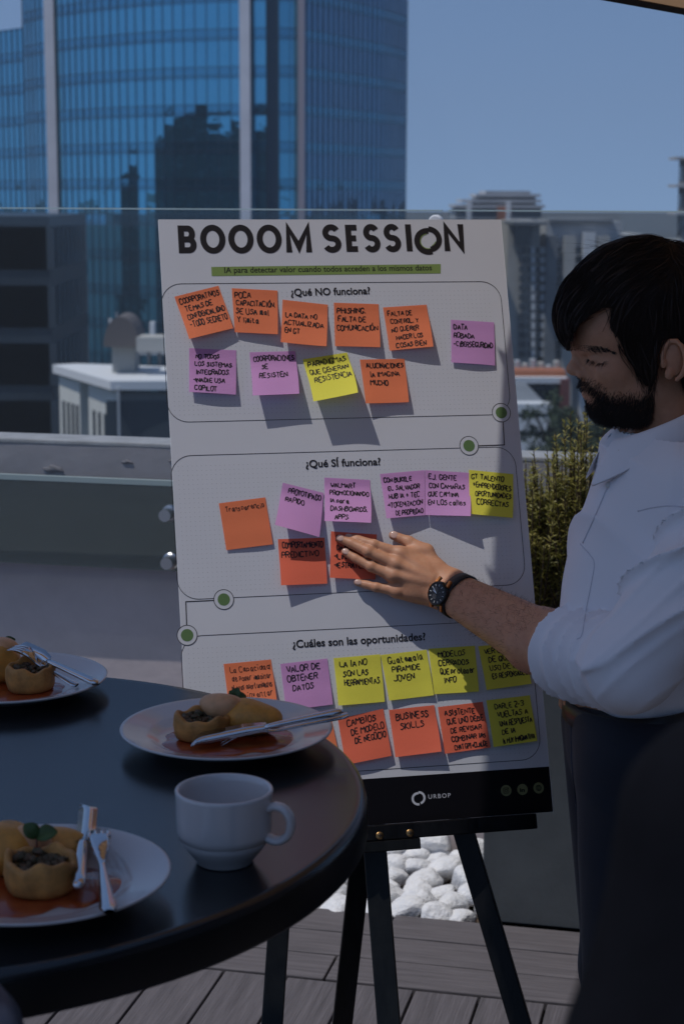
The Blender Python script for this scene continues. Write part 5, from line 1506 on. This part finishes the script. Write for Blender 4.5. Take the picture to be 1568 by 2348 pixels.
# beard
BEARD = xz([(1326, 866), (1320, 882), (1330, 891), (1352, 898), (1353, 912), (1340, 922), (1346, 945), (1366, 968), (1420, 982), (1472, 972), (1496, 950), (1518, 900), (1512, 862), (1488, 838), (1470, 880), (1446, 892), (1420, 890), (1394, 896), (1378, 888), (1362, 876), (1346, 868)])
hd_ = headV[(headV[:, 2] < Hd(1400, 835)[2])]
sd_ = poly_sd(hd_, BEARD)
pr = np.clip((.007 - sd_) / .022, 0, 1) ** 1.3
pr[(hd_[:, 0] > Hd(1520, 0)[0])] = 0
idx_ = nrg.choice(len(hd_), 9500, p=pr / pr.sum())
b0 = hd_[idx_]
g_ = grad(head_sdf, b0.astype(np.float32))
wgt = np.clip((.006 - sd_[idx_]) / .018, .28, 1)[:, None]
ln = nrg.uniform(.007, .0145, (len(b0), 1)) * wgt
dn = np.array([-.28, 0, -1.0]) + nrg.normal(size=b0.shape) * .28
dv = g_ * .62 + dn * .8; dv /= np.linalg.norm(dv, axis=1, keepdims=True)
b1 = b0 + dv * ln * .5; b2 = b1 + (dv + np.array([-.1, 0, -.5])) * ln * .45
strands('beard', np.stack([b0 - g_ * .0005, b1, b2], 1), .00034, m_beard, man)
# eyebrow and lashes
def tuft(name, poly, n, lnr, dirv, r, up=.3):
    q = headV[poly_sd(headV, xz(poly)) < 0]; q = q[q[:, 1] < 2.56]
    b0 = q[nrg.integers(0, len(q), n)]; g = grad(head_sdf, b0.astype(np.float32))
    dv = np.array(dirv) + g * up + nrg.normal(size=b0.shape) * .18
    L = nrg.uniform(*lnr, (n, 1))
    return strands(name, np.stack([b0, b0 + dv * L * .5, b0 + dv * L * 1.0 + np.array([0, 0, -.0008])], 1), r, m_beard, man)
tuft('eyebrow', [(1308, 792), (1322, 784), (1360, 786), (1396, 797), (1394, 803), (1358, 798), (1314, 800)], 520, (.005, .009), (.6, 0, .05), .0004)
tuft('eyelashes', [(1343, 817), (1360, 822), (1384, 819), (1384, 825), (1360, 829), (1342, 823)], 90, (.004, .007), (-.55, -.1, -.6), .00025)
d = MB(); d.ell(Hd(1343.5, 896, .004), kk(9.5, 8.0, 20), None, 24, 12); d.ell(Hd(1347, 904, .004), kk(10.0, 6.5, 19), None, 24, 12)
d.build('lips', mat('lips', (.36, .15, .12), .42, sub=.15), man, smooth=True)
# hair on the forearm
q = handV[((handV - WR) @ ARMD > .012)]; q = q[((q - CUFF) @ ARMD < .02)]
b0 = q[nrg.integers(0, len(q), 1500)]; g_ = grad(hand_sdf, b0.astype(np.float32))
dv = WPERP * nrg.normal(.1, .5, (len(b0), 1)) - ARMD * nrg.uniform(-.2, .8, (len(b0), 1)) + g_ * .35; dv /= np.linalg.norm(dv, axis=1, keepdims=True)
L = nrg.uniform(.006, .014, (len(b0), 1))
strands('arm_hair', np.stack([b0, b0 + dv * L * .5, b0 + (dv - g_ * .25) * L], 1), .00014, m_hair, man)

# shirt
SHN, SHF = S(1625, 1160, .185), S(1600, 1150, -.17)
ELBS = px(1446, 1526, 2.365)
CUFS = px(1312, 1494, 2.545)
SD = (CUFS - ELBS) / np.linalg.norm(CUFS - ELBS)
UD = (ELBS - SHN) / np.linalg.norm(ELBS - SHN)
f32 = np.float32
def ridge(ph): return 1 - np.abs(np.sin(ph))
def shirt_sdf(P):
    t = sd_ell(P, S(1555, 1190), (.128, .160, .185))
    t = sm_min(t, sd_cap(P, S(1582, 1085, .13), S(1582, 1085, -.13), .062), .05)
    t = sm_min(t, sd_ell(P, S(1478, 1375), (.121, .136, .165)), .05)
    t = sm_min(t, sd_ell(P, S(1468, 1540), (.110, .138, .115)), .05)
    w1 = wav(P, 21, 14)
    t = t - .010 * ridge((P @ f32([.62, .15, .76])) * 27 + w1 * 1.5) ** 2 * np.clip(.5 + .7 * wav(P, 22, 9), 0, 1.1) - .004 * ridge((P @ f32([.9, .1, -.35])) * 30 + wav(P, 23, 12) * 1.5)
    zlow = S(1450, 1572)[2]
    hem = P[..., 2] - (zlow - .05 * np.clip((P[..., 0] - .345) / .14, -.2, 1.2))
    t = sm_max(t, -hem, .008)
    a = sd_chain(P, [SHN, ELBS], [.074, .062], .03)
    far = sd_chain(P, [SHF, px(1620, 1480, 2.80), PK + [.09, .04, .10]], [.075, .062, .052], .03)
    la = (P - f32(SHN)) @ f32(UD)
    w2 = wav(P, 31, 16)
    a = a - .019 * ridge((P @ f32([-.42, .30, .85])) * 36 + w2 * 1.6 + 1.0) ** 2.5 * np.clip(.45 + .75 * wav(P, 32, 8), 0, 1.1) - .004 * ridge((P @ f32([-.6, .2, .75])) * 75 + wav(P, 36, 25) * 1.6) ** 2
    c = sd_cap(P, ELBS, CUFS + SD * .03, .061, .056)
    lc = (P - f32(ELBS)) @ f32(SD)
    c = c - .0135 * ridge(lc * 60 + 1.5 * wav(P, 33, 22) + .5) ** 2 * np.clip((lc + .03) / .05, 0, 1)
    # the rolled cuff: a thicker band with a step
    st_ = np.clip((lc - (np.linalg.norm(CUFS - ELBS) - .065)) / .006, 0, 1)
    c = c - .0042 * st_
    c = sm_max(c, lc - np.linalg.norm(CUFS - ELBS) - .012 - .006 * wav(P, 34, 20), .006)
    c = sm_max(c, -sd_cap(P, CUFS - SD * .02, CUFS + SD * .09, .0525, .052), .004)
    a = sm_min(a, c, .012)
    s = sm_min(t, sm_min(a, far, .01), .0015)
    # neck opening
    s = sm_max(s, -sd_cap(P, S(1514, 960), S(1550, 1050), .060, .052), .008)
    return s
shirt_o, shV, shF = sdf_obj('shirt', shirt_sdf, [.235, 2.26, S(1450, 1660)[2]], [.79, 2.86, S(1500, 985)[2]], .0036, m_shirt, man)
def hit(fn, x, y, Y0=2.15):            # first meeting of a sight line with a modelled surface
    r = ray(x, y); r = r / np.linalg.norm(r); t = Y0 / r[1]
    for i in range(90):
        d_ = float(fn((CAM + r * t)[None].astype(np.float32))[0])
        if d_ < .0004: break
        t += max(d_ * .6, .0004)
    return CAM + r * t
def seam(name, P, rad, m_, smoothn=5):
    Q2 = catmull(P, smoothn)
    b = MB(); b.tube([hit(shirt_sdf, *q) for q in Q2], rad, 6); return b.build(name, m_, shirt_o, smooth=True)
seam('pocket_seam', [(1330, 1247), (1352, 1272), (1362, 1292), (1356, 1336), (1344, 1396), (1334, 1455), (1322, 1466)], .0008, m_shirt_seam)
seam('placket_seam', [(1412, 1090), (1392, 1120), (1370, 1170), (1350, 1215), (1336, 1245)], .0012, m_shirt_seam)
seam('shoulder_seam', [(1462, 1172), (1500, 1163), (1535, 1160), (1575, 1163)], .0009, m_shirt_seam)
d = MB()
for q in ((1424, 1036), (1396, 1112)): d.ell(hit(shirt_sdf, *q), (.0052, .0025, .0052), None, 16, 8)
d.build('buttons', mat('pearl_button', (.6, .58, .55), .3), shirt_o, smooth=True)
# collar
d = MB(); G = []
cc = Hd(1510, 956); 
for k in np.linspace(-2.86, 2.86, 60):
    ca, sa = math.cos(k), math.sin(k)          # k = 0 is the nape
    lift = (ca + 1) / 2
    top = cc + np.array([.068 * ca + .002, -.064 * sa, -.030 + .062 * lift])
    out = np.array([ca, -sa, 0])
    pt_ = max(0, (abs(k) - 2.0) / .86)
    G.append([top - [0, 0, .030] - out * .004, top, top + out * .004 + [0, 0, .0015], top + out * .010 - [0, 0, .010], top + out * (.017 + .012 * pt_) - [0, 0, .030 + .012 * pt_], top + out * (.021 + .018 * pt_) - [0, 0, .043 + .028 * pt_]])
d.grid(G); d.build('collar', m_shirt, shirt_o, smooth=True, solid=.0016, sub=1)

# trousers, belt, shoes
def trouser_sdf(P):
    s = sd_ell(P, S(1474, 1700), (.114, .148, .13))
    s = sm_min(s, sd_cap(P, S(1456, 1620, .05), S(1456, 1620, -.05), .090), .03)
    for h_, k_, a_ in ((HIPN, KN, AN), (HIPF, KF, AF)):
        s = sm_min(s, sd_chain(P, [h_ + [.0, 0, .02], k_, a_], [.094, .072, .056], .03), .02)
    s = s - .003 * ridge((P @ f32([.5, .2, .84])) * 36 + 1.4 * wav(P, 41, 12)) * np.clip(wav(P, 42, 7), 0, 1)
    s = sm_max(s, P[..., 2] - S(1452, 1592)[2], .004)
    return sm_max(s, .055 - P[..., 2], .006)
tr_o, tV, tF = sdf_obj('trousers', trouser_sdf, [.20, 2.33, .03], [.66, 2.82, S(1450, 1570)[2]], .006, m_navy, man)
b = MB(); b.tube([hit(trouser_sdf, *q) for q in catmull([(1312, 1625), (1309, 1680), (1312, 1760), (1322, 1860)], 6)], .0012, 6); b.build('pocket_seam', mat('navy_stitch', (.03, .038, .06), .8), tr_o, smooth=True)
d = MB(); G = []
cb = S(1458, 1607)
for k in np.linspace(0, 2 * math.pi, 64):
    o_ = np.array([.104 * math.cos(k), .146 * math.sin(k), .010 * math.cos(k)])
    e_ = np.array([math.cos(k), math.sin(k), 0])
    G.append([cb + o_ + [0, 0, -.017], cb + o_ + e_ * .004 + [0, 0, -.016], cb + o_ + e_ * .004 + [0, 0, .016], cb + o_ + [0, 0, .017]])
d.grid(G); d.build('belt', m_belt, man, smooth=True)
d = MB(); q = S(1322, 1596, .055)
d.box(q, (.004, .004, .036), None); d.box(q + [.010, -.014, 0], (.004, .004, .036)); d.box(q + [.005, -.007, .017], (.014, .016, .004)); d.box(q + [.005, -.007, -.017], (.014, .016, .004)); d.build('buckle', m_steel, man, bevel=.001)
m_shoe = mat('black_shoe', (.012, .011, .011), .35)
for a_ in (AN, AF):
    d = MB(); d.ell(a_ + [-.065, 0, -.048], (.135, .046, .036), None, 24, 14, bump=lambda v: 1 - .12 * max(0, v[2])); d.ell(a_ + [.0, 0, -.02], (.05, .042, .05), None, 20, 12); d.build('shoe', m_shoe, man, smooth=True)

# wrist watch
m_wblack = mat('watch_black', (.008, .008, .009), .32)
m_wrub = mat('watch_strap_rubber', (.012, .014, .016), .55, bump=.2, bscale=400)
m_worange = mat('watch_copper', (.55, .20, .06), .3, .8)
WC0 = hz(955, 560, .045)
wax = (CUFF - WC0) / np.linalg.norm(CUFF - WC0)
def hitw(x, y): return hit(hand_sdf, x, y, 2.4)
wd0 = hitw(*zz(885, 597))
cam_dir = CAM - wd0; cam_dir /= np.linalg.norm(cam_dir)
wn = cam_dir + np.array([-.25, 0, -.10]); wn -= wax * (wn @ wax) * .75; wn /= np.linalg.norm(wn)
wx = wax - wn * (wax @ wn); wx /= np.linalg.norm(wx); wy = np.cross(wn, wx)
WA = np.array([wx, wy, wn])
t = thing('wrist_watch', 'black wrist watch with copper coloured lugs on the man\'s left wrist', 'watch', wd0)
# strap: a band laid round the wrist by walking out from its axis
axp = WR + wax * ((wd0 - WR) @ wax)
G = []
for k in np.linspace(0, 2 * math.pi, 72):
    dr = math.cos(k) * wn + math.sin(k) * wy
    row_in, row_out = [], []
    for off in (-.0115, -.0108, 0, .0108, .0115):
        o0 = axp + wx * off
        tt = np.linspace(.010, .075, 90)
        vals = hand_sdf((o0 + dr * tt[:, None]).astype(np.float32))
        r_ = tt[np.argmax(vals > .0006)] if (vals > .0006).any() else .04
        row_out.append(o0 + dr * (r_ + (.0030 if abs(off) < .011 else .0004)))
    G.append(row_out)
G = np.array(G)
for _ in range(6): G[:-1] = (np.roll(G[:-1], 1, 0) + 2 * G[:-1] + np.roll(G[:-1], -1, 0)) / 4
G[-1] = G[0]
d = MB(); d.grid(G); d.build('strap', m_wrub, t, smooth=True)
wc = wd0 + wn * .0030
d = MB(); d.lathe([(0, -.004), (.0190, -.004), (.0202, -.001), (.0205, .004), (.0200, .007), (.0186, .0088), (.0176, .0090), (.0172, .0078)], 56, wc, WA); d.build('case', m_wblack, t, auto=40)
d = MB(); d.lathe([(.0172, .0077), (0, .0077)], 48, wc, WA); di = d.build('dial', mat('watch_dial', (.012, .013, .016), .3), t)
d = MB()
for h_ in range(12):
    a = h_ * math.pi / 6; e = math.cos(a) * wx + math.sin(a) * wy; s_ = np.cross(wn, e)
    d.box(wc + e * .0138 + wn * .0080, (.0034, .0009, .0005), [e, s_, wn])
d.build('hour_marks', mat('watch_marks', (.6, .6, .58), .4), di)
d = MB()
for a, l in ((-1.25, .0095), (-1.0, .0125)):
    e = math.cos(a) * wy + math.sin(a) * wx; d.box(wc + e * l / 2 + wn * .0084, (l, .0011, .0004), [e, np.cross(wn, e), wn])
d.build('watch_hands', m_steel, di)
d = MB()
for r_, (ox, oy) in ((.0042, (.0065, 0)), (.0042, (-.0032, .0058)), (.0042, (-.0032, -.0058))): d.lathe([(r_, .0079), (r_, .0082), (r_ - .0006, .0082), (r_ - .0006, .0079)], 24, wc + wx * ox + wy * oy, WA)
d.build('subdial_rings', mat('subdial', (.10, .10, .11), .4), di)
for sx in (-1, 1):
    for sy in (-1, 1):
        d = MB(); d.bar(wc + wx * sx * .0125 + wy * sy * .0145 + wn * .003, wc + wx * sx * .0110 + wy * sy * .0255 - wn * .003, .0055, .0050, wn); d.build('lug', m_worange, t, bevel=.001)
for o_ in (-.006, 0, .006):
    d = MB(); d.lathe([(0, 0), (.0018, 0), (.0018, .004), (0, .004)], 14, wc - wx * .0195 + wy * o_ + wn * .002, np.array([wy, wn, -wx])); d.build('crown', m_worange, t, auto=40)

# a second guest close to the camera at the lower right
g2 = thing('person', 'out of focus guest in a dark navy jacket, close at the lower right corner', 'person', (.34, .66, 0))
m_jacket = mat('dark_navy_jacket', (.0048, .0052, .0075), .95, var=.3, vscale=25, bump=.1, bscale=500, spec=.08)
SH2 = px(1758, 1935, .66)
EL2, WR2 = px(1650, 2420, .60), np.array([.16, .56, 1.00])
EL2 = np.array([.093, .60, 1.20])
def g_body(P):
    s = sd_ell(P, (.36, .66, 1.70), (.078, .095, .115))
    s = sm_min(s, sd_cap(P, (.36, .67, 1.62), (.36, .67, 1.46), .052), .03)
    s = sm_min(s, sd_cap(P, (.36, .67, 1.38), (.36, .67, .98), .12, .12), .05)
    for sx in (-.09, .09): s = sm_min(s, sd_chain(P, [(.36 + sx, .67, .95), (.36 + sx, .67, .5), (.36 + sx, .69, .08)], [.075, .05, .035], .03), .03)
    s = sm_min(s, sd_chain(P, [tuple(WR2), (.165, .55, .93), (.168, .545, .88)], [.022, .028, .016], .02), .01)
    s = sm_min(s, sd_ell(P, (.36, .565, 1.68), (.014, .022, .02)), .01)
    return s
V, F = surf_nets(g_body, [.08, .42, .02], [.62, .85, 1.84], .010)
b = MB(); b.add(V, F.tolist()); b.build('body', m_skin, g2, smooth=True)
def g_jacket(P):
    s = sd_cap(P, (.36, .67, 1.40), (.36, .67, .90), .135, .145)
    s = sm_min(s, sd_cap(P, SH2 + [.03, 0, 0], (.53, .68, 1.47), .055), .05)
    s = sm_min(s, sd_chain(P, [SH2, EL2, WR2], [.056, .052, .042], .03), .03)
    s = sm_min(s, sd_chain(P, [(.55, .68, 1.46), (.60, .66, 1.18), (.58, .58, 1.0)], [.056, .052, .042], .03), .03)
    s = s - .004 * ridge((P @ f32([.4, .2, .9])) * 30 + 1.5 * wav(P, 51, 12))
    return sm_max(s, -sd_cap(P, (.36, .66, 1.52), (.36, .62, 1.75), .056, .07), .01)
sdf_obj('jacket', g_jacket, [.03, .46, .72], [.70, .86, 1.60], .007, m_jacket, g2)
def g_trs(P):
    s = sd_cap(P, (.36, .67, .95), (.36, .67, .88), .125)
    for sx in (-.09, .09): s = sm_min(s, sd_chain(P, [(.36 + sx, .67, .92), (.36 + sx, .67, .5), (.36 + sx, .69, .10)], [.095, .072, .058], .03), .02)
    return s
sdf_obj('trousers', g_trs, [.12, .48, .02], [.60, .88, 1.06], .009, m_navy, g2)
def g_hair(P):
    s = sd_ell(P, (.36, .685, 1.725), (.088, .098, .108))
    return sm_max(s, -sd_ell(P, (.36, .56, 1.66), (.075, .07, .09)), .01)
sdf_obj('hair', g_hair, [.25, .56, 1.58], [.47, .80, 1.86], .006, m_hair, g2)
for sx in (-.09, .09):
    d = MB(); d.ell((.36 + sx, .65, .042), (.045, .13, .042), None, 20, 12); d.build('shoe', m_shoe, g2, smooth=True)

# ------------------------------------------------------------------ the city air
hm = bpy.data.materials.new('city_air'); hm.use_nodes = True
n, l = hm.node_tree.nodes, hm.node_tree.links
n.remove(n['Principled BSDF'])
pv = n.new('ShaderNodeVolumePrincipled'); pv.inputs['Density'].default_value = .0004; pv.inputs['Color'].default_value = (.78, .88, 1, 1); pv.inputs['Anisotropy'].default_value = .2
l.new(pv.outputs[0], n['Material Output'].inputs['Volume'])
d = MB(); d.box((0, 250, -3), (1400, 1000, 90)); h = d.build('haze', hm); h['kind'] = 'stuff'
